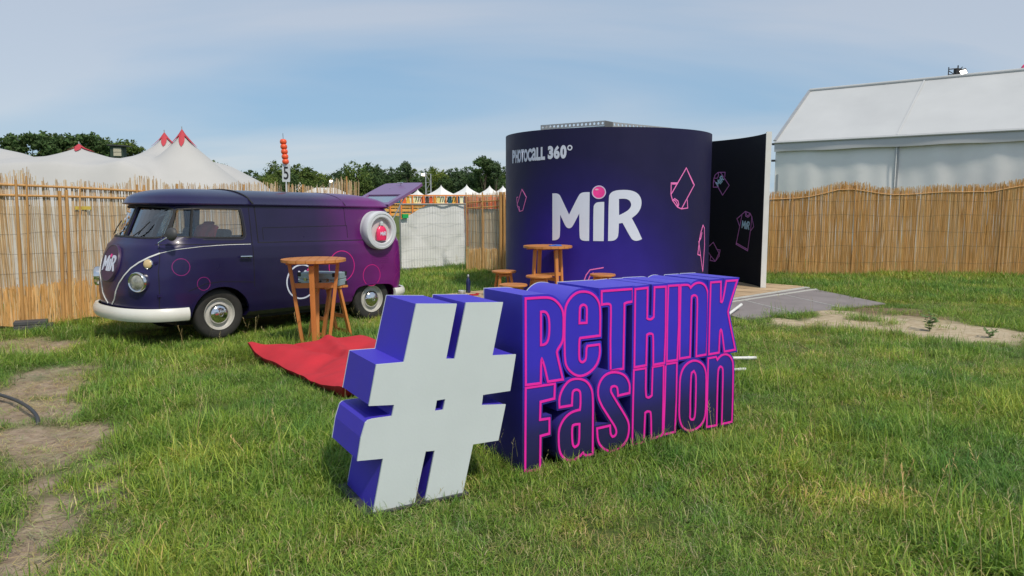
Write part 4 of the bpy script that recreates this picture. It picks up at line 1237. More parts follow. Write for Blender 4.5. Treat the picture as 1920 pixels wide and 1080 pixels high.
def bar_table(loc, rz, hgt, rad, rb_, rt_, brace, label):
    t = empty('bar_table', loc, rz, label, 'table')
    # slatted round top
    ns = 7
    for k in range(ns):
        x0 = -rad + 2 * rad * k / ns + 0.003; x1 = -rad + 2 * rad * (k + 1) / ns - 0.003
        pts = []
        xs = np.linspace(x0, x1, 6)
        up = [(x, math.sqrt(max(rad * rad - x * x, 1e-5))) for x in xs]
        pts = [(x, -y) for x, y in up] + [(x, y) for x, y in reversed(up)]
        MB().prism([pts], lambda u, v, d: (u, v, d), hgt - 0.032, hgt).build('top_slat', M_wood_top, t)
    MB().bar((-rad * .8, 0.12, hgt - .047), (rad * .8, 0.12, hgt - .047), 0.05, 0.028).build('batten', M_wood, t)
    MB().bar((-rad * .8, -0.12, hgt - .047), (rad * .8, -0.12, hgt - .047), 0.05, 0.028).build('batten', M_wood, t)
    zt = hgt - 0.062
    B_, T_ = [], []
    for k in range(4):
        a = k * math.pi / 2
        c_, s_ = math.cos(a), math.sin(a)
        MB().bar((rb_ * c_, rb_ * s_, 0), (rt_ * c_, rt_ * s_, zt), 0.036, 0.052, (-s_, c_, 0), w2=0.04, h2=0.06).build('leg', M_wood, t)
    for f_ in brace:
        r_ = rb_ + (rt_ - rb_) * f_
        MB().bar((-r_, 0, zt * f_), (r_, 0, zt * f_), 0.035, 0.06).build('cross_brace', M_wood, t)
        MB().bar((0, -r_, zt * f_ - .0615), (0, r_, zt * f_ - .0615), 0.035, 0.06).build('cross_brace', M_wood, t)
    return t
T1 = Vector((AT(588, 486, 8.95).x, 8.95, 0))
bar_table(T1, R(9), 1.075, 0.385, 0.155, 0.285, (0.74,), 'tall round wooden bar table beside the purple van behind the red beanbag')
bar_table(Vector((0.60, 12.40, DZ)), R(30), 0.915, 0.41, 0.30, 0.25, (0.5,), 'round wooden bar table standing on the deck before the booth')
# tall A-frame stool behind the near table, with flight case
def tall_stool(loc, rz):
    s_ = empty('folding_bar_stool', loc, rz, 'tall wooden A frame bar stool behind the near bar table carrying a metal case', 'stool')
    h = 0.70
    for sy in (-1, 1):
        for sx in (-1, 1):
            MB().bar((sx * 0.22, sy * 0.145, 0), (sx * 0.07, sy * 0.125, h - .03), 0.032, 0.05, (0, 1, 0)).build('leg', M_wood, s_)
    for sx in (-1, 1):
        for f_ in (0.13, 0.42):
            x = sx * (0.22 - 0.15 * f_ / 0.96); MB().bar((x, -0.145, h * f_), (x, 0.145, h * f_), 0.022, 0.045).build('rung', M_wood, s_)
    for k in range(4):
        MB().box((-0.135 + 0.09 * k, 0, h - .015), (0.082, 0.34, 0.026)).build('seat_slat', M_wood_top, s_)
    return s_
TS = Vector((AT(619, 640, 9.42).x, 9.42, 0))
tall_stool(TS, R(50))
M_case = mat('grey_metal_case', S(140, 160, 168, 0.75), 0.35, 0.06, 10, metallic=0.25)
case = empty('metal_case', TS + Vector((-0.075, -0.0, 0.7005)), R(-14), 'grey metal carrying case with black corners on the tall stool', 'case')
cw, cd, chh = 0.52, 0.30, 0.085
lo = MB().box((0, 0, chh / 2), (cw, cd, chh - .004)).build('case_base', M_case, case); bevel_obj(lo, 0.008)
li = MB().box((0, 0, chh * 1.5), (cw, cd, chh - .004)).build('case_lid', M_case, case); bevel_obj(li, 0.008)
for sx in (-1, 1):
    for sy in (-1, 1):
        for sz in (0, 1):
            MB().box((sx * (cw / 2 - .018), sy * (cd / 2 - .018), 0.0225 + sz * (2 * chh - .045)), (0.046, 0.046, 0.050)).build('corner', M_black, case)
for sx in (-.3, .3):
    MB().box((sx * cw, -cd / 2 - .004, chh), (0.035, 0.012, 0.04)).build('latch', M_chrome, case)
MB().tube([(-.06, -cd / 2, chh * .8), (-.06, -cd / 2 - .03, chh * .8), (.06, -cd / 2 - .03, chh * .8), (.06, -cd / 2, chh * .8)], 0.008, 8).build('handle', M_black, case)

# red floor cushion
NB = 46
Q = [Vector((-2.98, 8.20)), Vector((-1.50, 6.38)), Vector((-0.75, 7.35)), Vector((-1.78, 8.95))]
vv = []; hts = []
for i in range(NB + 1):
    for j in range(NB + 1):
        u, v = i / NB, j / NB
        p = Q[0].lerp(Q[1], u).lerp(Q[3].lerp(Q[2], u), v)
        e = min(u, 1 - u, v, 1 - v)
        pil = 0.085 + 0.012 * math.sin(7 * u + 5 * v) + 0.15 * (1 - math.exp(-e * 9)) * (0.6 + 0.5 * v)
        f_ = 0.022 * math.sin(5 * (u + .3 * v) + 2 * math.sin(4 * v)) + 0.012 * math.sin(12 * v - 7 * u + 1.3) + 0.005 * math.sin(23 * u + 11 * v)
        f_ += 0.05 * math.exp(-((u - .35 - .4 * v) / .06) ** 2) * v + 0.05 * math.exp(-((v - .62 + .3 * u) / .045) ** 2) - 0.05 * math.exp(-((u - .62 + .25 * v) / .05) ** 2) * (1 - v) - 0.04 * math.exp(-((v - .30 - .2 * u) / .04) ** 2)
        crumple = 0.008 * math.exp(-e * 12) * math.sin(23 * u + 17 * v) + 0.004 * math.sin(33 * u - 21 * v + 3 * math.sin(9 * u))
        tip = 0.10 * math.exp(-((u) ** 2 + (v) ** 2) / .006) + 0.05 * math.exp(-((1 - u) ** 2 + v ** 2) / .004) 
        vv.append((p.x, p.y, max(pil + (f_ * min(1, e * 9)) + crumple + tip, 0.03)))
cush = MB()
n1 = NB + 1
top = [(i * n1 + j, (i + 1) * n1 + j, (i + 1) * n1 + j + 1, i * n1 + j + 1) for i in range(NB) for j in range(NB)]
cv = list(vv) + [(Vector((x, y)).lerp(Vector((-1.75, 7.75)), 0.10)).to_tuple() + (0.0,) for x, y, z in vv]
N_ = len(vv)
bot = [tuple(N_ + k for k in reversed(f_)) for f_ in top]
rim = [i * n1 for i in range(NB)] + [NB * n1 + j for j in range(NB)] + [i * n1 + NB for i in range(NB, 0, -1)] + [j for j in range(NB, 0, -1)]
side = [(rim[k], N_ + rim[k], N_ + rim[(k + 1) % len(rim)], rim[(k + 1) % len(rim)]) for k in range(len(rim))]
cx0, cy0 = -1.75, 7.75
cush.add([(x - cx0, y - cy0, z) for x, y, z in cv], top + bot + side)
cu = cush.build('floor_cushion', M_redcloth, None, smooth=70); cu.location = (cx0, cy0, 0)
tag(cu, 'large crumpled red fabric beanbag lying flat on the grass', 'beanbag')

# small things on and around the deck
bl_ = empty('water_bottle', (AT(878, 545, 13.42).x, 13.42, DZ), 0, 'dark blue metal water bottle standing on the deck corner', 'bottle')
bl_.scale = (1.1, 1.1, 1.1)
M_bottle = mat('navy_bottle_paint', S(24, 30, 72, 0.6), 0.35, 0.1, 8, coat=0.3)
MB().lathe([(0.001, 0), (0.036, 0.001), (0.038, 0.01), (0.038, 0.17), (0.034, 0.20), (0.018, 0.235), (0.015, 0.255), (0.001, 0.256)], 24).build('flask', M_bottle, bl_, smooth=40)
MB().lathe([(0.019, 0.2565), (0.019, 0.292), (0.014, 0.298), (0.001, 0.298)], 20).build('cap', M_steel, bl_, smooth=40)
MB().lathe([(0.001, 0), (0.040, 0.0), (0.043, 0.004), (0.046, 0.055), (0.043, 0.055), (0.040, 0.008), (0.001, 0.008)], 24, Matrix.Translation((0, 0, 0))).build('cup', M_white, None, smooth=40)
cup = bpy.data.objects['cup']; cup.location = (AT(866, 545, 13.25).x, 13.27, DZ); cup.scale = (1.5, 1.5, 1.0); tag(cup, 'small white cup on the deck beside the blue bottle', 'cup')
rd = MB()
rd.box((0, 0, 0.012), (0.16, 0.07, 0.022), rz=0.3).box((0.06, 0.03, 0.030), (0.06, 0.05, 0.014), rz=0.9)
ro = rd.build('folded_cloth', mat('dark_red_cloth', S(150, 30, 40), 0.8, 0.2, 9), None); ro.location = (AT(889, 547, 13.0).x, 13.0, DZ); bevel_obj(ro, 0.006)
tag(ro, 'small folded dark red cloth on the deck corner', 'cloth')
nk = MB(); nk.box((0, 0, 0.008), (0.20, 0.12, 0.014), rz=0.2).box((0.02, 0.0, 0.019), (0.12, 0.10, 0.008), rz=0.5)
no_ = nk.build('napkin_pack', mat('blue_pack', S(40, 90, 175), 0.5, 0.15, 9), None); no_.location = (0.72, 12.28, DZ + 0.915); bevel_obj(no_, 0.004)
tag(no_, 'flat bright blue packet lying on the deck bar table', 'packet')
M_stick = mat('white_stick', (0.72, 0.73, 0.72), 0.5, 0.08, 12)
for (a, b, r_, lab) in (((1335, 672), (1418, 671), 0.018, 'longer white tube lying in the grass behind the letter sign'), ((1340, 696), (1398, 692), 0.016, 'shorter white tube lying in the grass behind the letter sign')):
    A, B = G(*a, 0.05), G(*b, 0.05)
    o = MB().tube([(0, 0, 0), (B - A) * 0.5, B - A], r_, 10).tube([(B - A) * 0.8, (B - A) * 0.85], r_ * 1.12, 10).build('white_tube', M_stick, None, smooth=40); o.location = A
    tag(o, lab, 'tube', 'white tubes behind the sign')
A = G(1352, 600, 0.03); B = Vector((G(1390, 571, 0.14)))
o = MB().tube([(0, 0, 0), (B - A) * .5, B - A], 0.022, 10).tube([(B - A) * .94, (B - A) * .985], 0.025, 10).build('white_tube', M_stick, None, smooth=40); o.location = A
tag(o, 'white tube leaning onto the grey ramp behind the letter sign', 'tube', 'white tubes behind the sign')
# hose on the left, grey blocks by the fence
hp = [G(-60, 725, .03), G(0, 740, .03), G(30, 750, .045), G(52, 762, .06), G(66, 775, .05), G(72, 787, .015), G(70, 800, -.03)]
hpath = []
for k in range(len(hp) - 1):
    for j in range(5): hpath.append(hp[k].lerp(hp[k + 1], j / 5))
for _ in range(4):
    hpath = [hpath[0]] + [(hpath[i - 1] + hpath[i] * 2 + hpath[i + 1]) / 4 for i in range(1, len(hpath) - 1)] + [hpath[-1]]
h0 = hp[1].copy()
ho = MB().tube([p - h0 for p in hpath], 0.015, 12).build('hose', mat('dark_grey_hose', (0.045, 0.048, 0.055), 0.5, 0.2, 12), None, smooth=50); ho.location = h0
tag(ho, 'dark grey hose end lying on bare earth', 'hose')
gb = G(64, 616)
gbl = empty('foot_block', gb, R(25), 'dark grey rubber fence foot block at the foot of the reed fence', 'fence block')
M_blk = mat('grey_recycled_rubber', (0.075, 0.075, 0.08), 0.85, 0.2, 12, 0.3, 60)
bb = MB().box((0, 0, 0.03), (0.46, 0.22, 0.06)).build('lower_slab', M_blk, gbl); bevel_obj(bb, 0.01)
bb = MB().box((-0.03, 0.0, 0.0905), (0.40, 0.20, 0.055), rz=0.05).build('upper_slab', M_blk, gbl); bevel_obj(bb, 0.01)
gb2 = G(1890, 521)

# ------------------------------------------------------------------ reed fences
M_reed = mat('dry_reed', (1, 1, 1), 0.75, 0.14, 3, attr='tone', transl=0.12, stretch=(8, 8, 0.6))
M_pole = mat('bamboo_pole', S(165, 125, 75, 0.7), 0.65, 0.25, 4, stretch=(3, 3, 0.3))
M_wire = mat('rusty_wire', (0.12, 0.09, 0.06), 0.7, 0.2, 10)
M_scrim = mat('white_scrim', (0.82, 0.80, 0.76), 0.8, 0.06, 1.2, 0.1, 6, transl=0.3)
REEDC = [(.74, .57, .37), (.80, .66, .47), (.66, .47, .27), (.82, .73, .56), (.56, .37, .18), (.72, .53, .30)]
REEDO = [(.84, .54, .24), (.78, .47, .17), (.86, .59, .29), (.70, .41, .14), (.88, .65, .36)]
def reeds(mb, L, spacing, zfn, z0fn, cols, off, lean=0.02, wid=(0.0045, 0.008), gaps=None, seed=0, clump=0.0):
    rr_ = random.Random(seed); x = 0.0
    phase = rr_.random() * 10
    while x < L:
        step = spacing * rr_.uniform(0.45, 1.6)
        if clump and math.sin(x * 9 + phase) + math.sin(x * 23.7 + phase) > 1.0: step *= (1 + clump)
        x += step
        if gaps and gaps(x, rr_): continue
        w = rr_.uniform(*wid); zt = zfn(x) + rr_.gauss(0, 0.022) - (rr_.random() ** 6) * 0.15; zb = z0fn(x)
        l = rr_.gauss(0, lean) * (zt - zb); y = off + rr_.uniform(-.008, .008); bow = rr_.gauss(0, 0.008)
        c = cols[int(rr_.random() ** 1.3 * len(cols))]; k = rr_.uniform(0.8, 1.15); c = (min(c[0] * k, .92), min(c[1] * k, .85), min(c[2] * k, .78))
        zm = (zt + zb) / 2
        v = []
        for (xx, zz) in ((x, zb), (x + l / 2 + bow, zm), (x + l, zt)):
            v += [(xx - w, y, zz), (xx + w, y - w * .2, zz), (xx, y - w * 1.3, zz)]
        mb.add(v, [(0, 1, 4, 3), (1, 2, 5, 4), (2, 0, 3, 5), (3, 4, 7, 6), (4, 5, 8, 7), (5, 3, 6, 8), (6, 7, 8)], c)
def fence(name, P0, P1, label, ztab, style, seed):
    """local x along the fence, local -y toward the camera side"""
    P0 = Vector((P0[0], P0[1], 0)); P1 = Vector((P1[0], P1[1], 0))
    d = P1 - P0; L = d.length; yaw = math.atan2(d.y, d.x)
    rt = empty(name, P0, yaw, label, 'fence')
    xs = [q[0] for q in ztab]; zs = [q[1] for q in ztab]
    zf = lambda x: float(np.interp(x, xs, zs))
    mb = MB()
    if style == 'open':
        reeds(mb, L, 0.0074, zf, lambda x: 0.02 + 0.0 * x, REEDC, 0, 0.022, (0.003, 0.0058), seed=seed, clump=0.9, gaps=lambda x, r: False)
        o = mb.build('reeds', M_reed, rt); o['kind'] = 'stuff'
        lb = MB(); reeds(lb, L, 0.0052, lambda x: 0.60 + 0.03 * math.sin(x * 1.7) + (0.02 if x % 3 > 1.5 else 0), lambda x: max(0, 0.03 + 0.04 * math.sin(x * 5)), REEDO, -0.045, 0.05, (0.004, 0.009), seed=seed + 5)
        o = lb.build('lower_reeds', M_reed, rt); o['kind'] = 'stuff'; o['label'] = 'denser orange reed mat along the fence foot'
    else:
        reeds(mb, L, 0.0062, zf, lambda x: 0.02, REEDO, 0, 0.012, (0.0032, 0.006), seed=seed)
        reeds(mb, L, 0.012, lambda x: zf(x) - 0.06, lambda x: 0.02, REEDO[1:4], 0.03, 0.02, (0.006, 0.01), seed=seed + 9)
        o = mb.build('reeds', M_reed, rt); o['kind'] = 'stuff'
    for z in ((0.75, 1.05, 1.32, 1.58, 1.82) if style == 'open' else (0.35, 0.72, 1.08, 1.45, 1.80)):
        pts = [(x, -0.012 - 0.004 * math.sin(9 * x), z + 0.02 * math.sin(x * 2.1 + z * 9) + 0.008 * math.sin(x * 11)) for x in np.linspace(0, L, int(L * 8))]
        MB().tube(pts, 0.0019, 4).build('tie_wire', M_wire, rt)
    return rt, L, zf
FD = Vector((0.7415, 0.671, 0)).normalized()
FP = Vector((-7.105, 10.132, 0)); FN = Vector((FD.y, -FD.x, 0))
t_of = lambda px, py: (PL(px, py, FP, FN) - FP).dot(FD)
FT0, FT1 = -3.0, 5.65
tab = [(-3.1 + 3.0, 2.1)]
for px, py in ((-60, 330), (0, 335), (18, 322), (45, 318), (62, 330), (75, 341), (120, 339), (190, 343), (215, 350), (235, 342), (262, 332), (285, 332), (305, 345), (330, 346), (400, 347), (440, 344), (500, 343), (545, 346), (580, 350), (612, 350), (628, 340), (640, 333), (652, 340)):
    q = PL(px, py, FP, FN); tab.append(((q - FP).dot(FD) - FT0, q.z))
fl, FL, fzf = fence('reed_fence', FP + FD * FT0, FP + FD * FT1, 'open straw reed fence with rails behind the van', tab, 'open', 31)
# rails and stakes of the left fence
def fx(px, py, off=-0.03):
    q = PL(px, py, FP, FN); return Vector(((q - FP).dot(FD) - FT0, off, q.z))
for (a, b) in (((0, 346), (250, 358)), ((0, 366), (262, 373))):
    A, B = fx(*a), fx(*b); dd = (B - A) / (B.x - A.x)
    A2 = A - dd * (A.x - 0.05); B2 = A + dd * (min(FL - .1, A.x + 5.4) - A.x)
    MB().tube([A2, A, A.lerp(B, .5) + Vector((0, 0, .006)), B, B2], 0.017, 8).build('rail', M_pole, fl, smooth=40)
for px, yt, pxb, r_ in ((28, 337, 40, .022), (48, 330, 54, .014), (110, 358, 117, .026), (123, 356, 130, .024), (148, 350, 150, .013), (-70, 330, -66, .025), (255, 346, 258, .02), (268, 347, 270, .02), (330, 345, 330, .02), (455, 346, 452, .02), (565, 346, 565, .018)):
    A = fx(px, yt, -0.055); B = fx(pxb, 560, -0.055); B = A + (B - A) * ((A.z + 0.05) / max(A.z - B.z, .2))
    MB().tube([A, A.lerp(B, .5), B], [r_ * .85, r_, r_], 10).build('stake', M_pole, fl, smooth=40)
A = fx(648, 331, -0.03); MB().tube([A, (A.x, -0.03, 0)], 0.014, 8).build('stake', M_pole, fl, smooth=40)
tgx = fx(155, 390, -0.02); MB().box((tgx.x, -0.022, tgx.z), (0.21, 0.004, 0.05)).build('yellow_tag', mat('faded_yellow_tag', S(170, 150, 62), 0.6, 0.15, 9), fl)
sc = MB(); nx = 60; vv = []
for i in range(nx + 1):
    for j in range(9):
        x = FL * i / nx; vv.append((x, 0.035 + 0.012 * math.sin(x * 6) + 0.008 * math.sin(x * 17 + j), 0.35 + 1.35 * j / 8))
sc.add(vv, [(i * 9 + j, (i + 1) * 9 + j, (i + 1) * 9 + j + 1, i * 9 + j + 1) for i in range(nx) for j in range(8)])
sc.build('scrim', M_scrim, fl, smooth=60)
for k in range(6):
    x = 0.1 + (FL - .2) * k / 5; MB().tube([(x, 0.10, 0), (x, 0.10, 1.72)], 0.021, 10).build('mesh_panel_post', M_steel, fl, smooth=40)

# short reed panel left of the booth
f2a, f2b = Vector((-1.12, 18.45)), Vector((0.55, 17.15))
tab2 = [(0, 1.95), (.25, 1.98), (.5, 1.92), (.9, 2.02), (1.2, 1.99), (1.5, 2.1), (2.2, 2.05)]
f2, L2, _ = fence('reed_fence', f2a, f2b, 'short open reed fence between the white tarpaulin and the booth', tab2, 'open', 77)
for x, r_ in ((0.02, .012), (1.12, .045), (0.55, .018), (1.22, .03), (2.0, .02)):
    MB().tube([(x, -0.05, 0), (x + .01, -0.05, 1.0), (x, -0.05, 2.0)], r_, 8).build('stake', M_pole, f2, smooth=40)
for z in (1.80, 1.66):
    MB().tube([(0, -0.03, z - .05), (L2, -0.03, z + .06)], 0.014, 8).build('rail', M_pole, f2, smooth=40)
vv = []; nx = 20; sc = MB()
for i in range(nx + 1):
    for j in range(7):
        x = L2 * i / nx; vv.append((x, 0.05 + 0.012 * math.sin(x * 8 + j * .4), 0.35 + 1.25 * j / 6))
sc.add(vv, [(i * 7 + j, (i + 1) * 7 + j, (i + 1) * 7 + j + 1, i * 7 + j + 1) for i in range(nx) for j in range(6)])
sc.build('scrim', M_scrim, f2, smooth=60)
# right reed fence
rf0, rf1 = Vector((4.2, 17.72)), Vector((16.5, 17.05))
rdv = (rf1 - rf0).normalized(); rN = Vector((rdv.y, -rdv.x, 0)); rP = Vector((rf0.x, rf0.y, 0)); rD = Vector((rdv.x, rdv.y, 0))
tab3 = [(0, 2.02)]
for px, py in ((1428, 362), (1470, 360), (1510, 358), (1545, 350), (1570, 343), (1605, 342), (1640, 349), (1680, 353), (1720, 351), (1765, 347), (1810, 347), (1860, 346), (1895, 339), (1925, 334), (1990, 345)):
    q = PL(px, py, rP, rN); tab3.append(((q - rP).dot(rD), q.z))
fr_, L3, zf3 = fence('reed_fence', rf0, rf1, 'dense golden reed fence below the white marquee wall', tab3, 'dense', 55)
for k, x in enumerate((2.4, 3.85, 7.2)):
    MB().tube([(x, -0.03, 0), (x + .02, -0.03, 1.0), (x + .01, -0.03, zf3(x) - .06)], 0.012, 8).build('stake', M_pole, fr_, smooth=40)
MB().tube([(x, -0.02, zf3(x) - 0.16) for x in np.linspace(0, L3, 40)], 0.012, 6).build('rail', M_pole, fr_, smooth=40)

# white tarpaulin mesh panel
tp0, tp1 = G(752, 511), G(874, 503)
td = (tp1 - tp0).normalized(); tn = Vector((td.y, -td.x, 0)); TL = (tp1 - tp0).length
tarp = empty('mesh_fence_panel', tp0, math.atan2(td.y, td.x), 'wire mesh fence panel hung with white tarpaulin folded at one corner', 'fence panel')
tz = lambda px, py: ((PL(px, py, tp0, tn) - tp0).dot(td), PL(px, py, tp0, tn).z)
x_a, z_a = tz(757, 408); x_b, z_b = tz(803, 383)
HT = z_b
nx, nz = 40, 16; vv = []; ff = []
for i in range(nx + 1):
    x = TL * i / nx
    zt = min(HT, z_a + (x - x_a) * (z_b - z_a) / (x_b - x_a))
    for j in range(nz + 1):
        z = 0.10 + (zt - 0.12) * j / nz
        fold = 0.012 * math.sin(9 * x + 2 * z) + 0.02 * math.sin(5 * (x - TL * .6) * (0.3 + z)) + 0.02 * math.exp(-((z - 0.3 - 0.9 * abs(x - TL * .62)) / .05) ** 2)
        vv.append((x, 0.045 + fold, z))
MB().add(vv, [(i * (nz + 1) + j, (i + 1) * (nz + 1) + j, (i + 1) * (nz + 1) + j + 1, i * (nz + 1) + j + 1) for i in range(nx) for j in range(nz)]).build('tarpaulin', mat('white_tarpaulin', (0.76, 0.77, 0.77), 0.55, 0.05, 2, 0.15, 9), tarp, smooth=60)
fm = MB()
for a, b in (((0, 0, 0.06), (0, 0, HT)), ((TL, 0, 0.0), (TL, 0, HT + .03)), ((0, 0, HT), (TL, 0, HT)), ((0, 0, 0.09), (TL, 0, 0.09))):
    MB().tube([a, b], 0.019, 10).build('frame_tube', M_steel, tarp, smooth=40)
wm = MB(); nwi = 25
for k in range(1, nwi): wm.tube([(TL * k / nwi, 0, 0.09), (TL * k / nwi, 0, HT)], 0.0022, 4)
for z in np.linspace(0.32, HT - .2, 5): wm.tube([(0, -.006, z), (TL, -.006, z)], 0.0024, 4)
o = wm.build('wire_mesh', M_steel, tarp); o['kind'] = 'stuff'
MB().box((x_a + .02, -0.03, z_a + .04), (0.16, 0.07, 0.10)).build('green_clamp', mat('green_plastic', S(30, 150, 80), 0.45, 0.1, 8), tarp)
for x in (0.02, TL - .02):
    MB().box((x, 0, 0.045), (0.22, 0.5, 0.09)).build('foot_block', M_blk, tarp)

# number marker with orange balls
mk = PL(537, 350, FP - Vector((FN.x, FN.y, 0)) * -0.35, FN); mk = Vector((mk.x, mk.y, 0))
marker = empty('number_marker', mk, 0, 'slim white pole with number 5 plate and five stacked orange balls', 'marker')
mY = mk.y
mz = lambda py: AT(537, py, mY).z
mx = lambda px: (AT(px, 340, mY).x - mk.x)
MB().tube([(0, 0, 0), (0, 0, mz(338))], 0.012, 10).tube([(mx(535), 0, mz(308)), (mx(534), 0, mz(296))], 0.005, 6).build('pole', M_white, marker, smooth=40)
MB().tube([(mx(534), 0, mz(300)), (mx(533.5), 0, mz(250))], 0.004, 6).build('rod', M_darkgrey, marker)
za, zb_ = mz(341), mz(308)
pl_ = MB().box((mx(537.3), -0.004, (za + zb_) / 2), (mx(545) - mx(530.5), 0.012, zb_ - za), ry=R(2)).build('number_plate', M_white, marker)
print_text('5', lambda u, v, d: Vector((mx(532.6) + u, -0.011 - d * .5, mz(336.5) + v)), mx(541.8) - mx(532.6), mz(312.5) - mz(336.5), 'numeral', M_black, pl_, 0.01, 1.0)
M_orange = mat('orange_float_plastic', S(235, 78, 42, 0.68), 0.4, 0.1, 8)
br_ = (mx(540.2) - mx(527.8)) / 2
for k in range(5):
    zc = mz(265.8 + k * 9.3); hb = (mz(261) - mz(271.2)) / 2
    prof = [(max(br_ * abs(math.cos(a)) ** 0.55, 0.001), zc + hb * math.sin(a)) for a in np.linspace(-math.pi / 2, math.pi / 2, 13)]
    MB().lathe(prof, 20, Matrix.Translation((mx(533.7 + k * .75), 0, 0))).build('float_ball', M_orange, marker, smooth=60)

# ------------------------------------------------------------------ marquee on the right
M_pvc = mat('white_tent_pvc', (0.53, 0.54, 0.545), 0.5, 0.07, 0.7, 0.16, 2.2)
M_pvcw = mat('tent_wall_pvc', (0.86, 0.86, 0.84), 0.6, 0.07, 0.8, 0.25, 2.5)
M_alu = mat('aluminium_profile', (0.45, 0.46, 0.47), 0.4, 0.1, 6, metallic=0.5)
mq0 = Vector((8.08, 23.0, 0)); mqd = Vector((0.7606, -0.6492, 0)).normalized(); mqb = Vector((-mqd.y, mqd.x, 0))
EV = 3.58; LEN = 17.0; HS_ = 2.75; RZ = 5.42
marq = empty('marquee', mq0, math.atan2(mqd.y, mqd.x), 'long white frame marquee with grey wall rising behind the reed fence', 'marquee')
BAY = 3.4
for k in range(5):
    x0, x1 = k * BAY, (k + 1) * BAY
    for nm, (ya, za), (yb, zb_) in (('roof_panel', (-0.10, EV + 0.02), (HS_, RZ)), ('roof_panel', (2 * HS_ + .10, EV + 0.02), (HS_, RZ))):
        nx, nr = 16, 8; vv = []
        for i in range(nx + 1):
            for j in range(nr + 1):
                u, v = i / nx, j / nr
                sag = -0.05 * math.sin(math.pi * u) * math.sin(math.pi * v)
                vv.append((x0 + .01 + (BAY - .02) * u, ya + (yb - ya) * v, za + (zb_ - za) * v + sag))
        MB().add(vv, [(i * (nr + 1) + j, (i + 1) * (nr + 1) + j, (i + 1) * (nr + 1) + j + 1, i * (nr + 1) + j + 1) for i in range(nx) for j in range(nr)]).build(nm, M_pvc, marq, smooth=60)
    # wall curtain with hanging folds
    for yw in (0.0, 2 * HS_):
        nx, nr = 90, 6; vv = []
        for i in range(nx + 1):
            for j in range(nr + 1):
                x = x0 + .012 + (BAY - .024) * i / nx; v = j / nr
                fo = (0.022 * math.sin(x * 4.1 + .8 * math.sin(x * 1.3)) + 0.016 * math.sin(x * 9.3 + 1.1) + .012 * math.sin(x * 3.1 + 5 * v)) * (0.4 + .6 * (1 - v)) + 0.02 * math.sin(x * 1.3 + 4 * v)
                vv.append((x, yw + fo, 0.02 + (EV - .10) * v))
        MB().add(vv, [(i * (nr + 1) + j, (i + 1) * (nr + 1) + j, (i + 1) * (nr + 1) + j + 1, i * (nr + 1) + j + 1) for i in range(nx) for j in range(nr)]).build('wall_curtain', M_pvcw, marq, smooth=60)
    MB().tube([(x1 - 0.0, -0.045, 0.02), (x1, -0.05, EV - .25)], 0.012, 6).build('wall_seam', M_pvcw, marq)
for yw in (-0.12, 2 * HS_ + .12):
    vv = []; nx = 80
    for i in range(nx + 1):
        x = LEN * i / nx
        for z, o_ in ((EV + .03, 0.02), (EV - .02, 0.0), (EV - .29 + 0.01 * math.sin(x * 3), 0.012 * math.sin(x * 2.3))):
            vv.append((x, yw + o_, z))
    MB().add(vv, [(i * 3 + j, (i + 1) * 3 + j, (i + 1) * 3 + j + 1, i * 3 + j + 1) for i in range(nx) for j in range(2)]).build('eave_valance', M_pvc, marq, smooth=60)
MB().tube([(0, -0.135, EV - .02), (LEN, -0.135, EV - .02)], 0.03, 8).build('eave_tube', M_pvc, marq, smooth=40)
for x in np.arange(0, LEN + .1, BAY):
    for yw in (0.09, 2 * HS_ - .09):
        MB().box((x + (0.06 if x == 0 else 0), yw, EV / 2), (0.10, 0.16, EV)).build('frame_leg', M_alu, marq)
    for s_ in (0, 1):
        ya = -0.1 if s_ == 0 else 2 * HS_ + .1
        MB().bar((x, ya, EV + (.045 if x == 0 else .03)), (x, HS_, RZ + .025), 0.09 if x == 0 else 0.05, 0.03 if x == 0 else 0.012).build('rafter_cover', M_pvc if x > 0 else M_alu, marq)
MB().tube([(0, HS_, RZ + .03), (LEN, HS_, RZ + .03)], 0.05, 8).build('ridge', M_pvc, marq, smooth=40)
for x in (0.0, LEN):
    MB().prism([[(0.0, 0.02), (2 * HS_, 0.02), (2 * HS_, EV), (HS_, RZ - .03), (0.0, EV)]], lambda u, v, d: (x + d, u, v), 0.0, 0.02).build('gable_curtain', M_pvcw, marq)
for z in (EV - .05, EV - .55):
    MB().box((-0.05, -0.02, z), (0.10, 0.10, 0.06)).build('corner_bracket', M_darkgrey, marq)

# lit flood lamp behind the marquee ridge
M_lit = emit('lit_floodlight_glass', (1.0, 0.93, 0.80), 9.0)
M_lit2 = emit('lit_distant_lamp_glass', (1.0, 0.86, 0.62), 12.0)
fl_p = AT(1797, 134, 25.5)
fm_ = empty('floodlight_mast', (fl_p.x, fl_p.y, 0), 0, 'black floodlight bracket with one lit lamp above the marquee ridge', 'floodlight')
zc = fl_p.z
MB().tube([(-.12, 0, 0), (-.12, 0, zc - .1)], 0.05, 8).build('mast', M_darkgrey, fm_, smooth=40)
MB().tube([(-.33, 0, zc - .12), (-.33, 0, zc + .14)], 0.016, 6).tube([(-.33, 0, zc + .07), (-.02, 0, zc + .10)], 0.018, 6).tube([(-.33, 0, zc + .02), (-.12, 0, zc - .10)], 0.014, 6).tube([(-.12, 0, zc - .1), (-.33, 0, zc - .1)], 0.014, 6).build('bracket', M_black, fm_)
lb_ = MB().box((0.0, 0.05, zc), (0.18, 0.16, 0.20)).tube([(-.02, 0, zc + .05), (-.02, 0, zc + .20)], 0.02, 6).tube([(.02, 0, zc + .05), (.13, 0, zc + .15)], 0.014, 6).build('lamp_box', M_black, fm_)
lh = MB().box((0.13, 0.0, zc - .01), (0.26, 0.10, 0.16), ry=R(-16), rx=R(-20)).build('lamp_head', M_darkgrey, fm_)
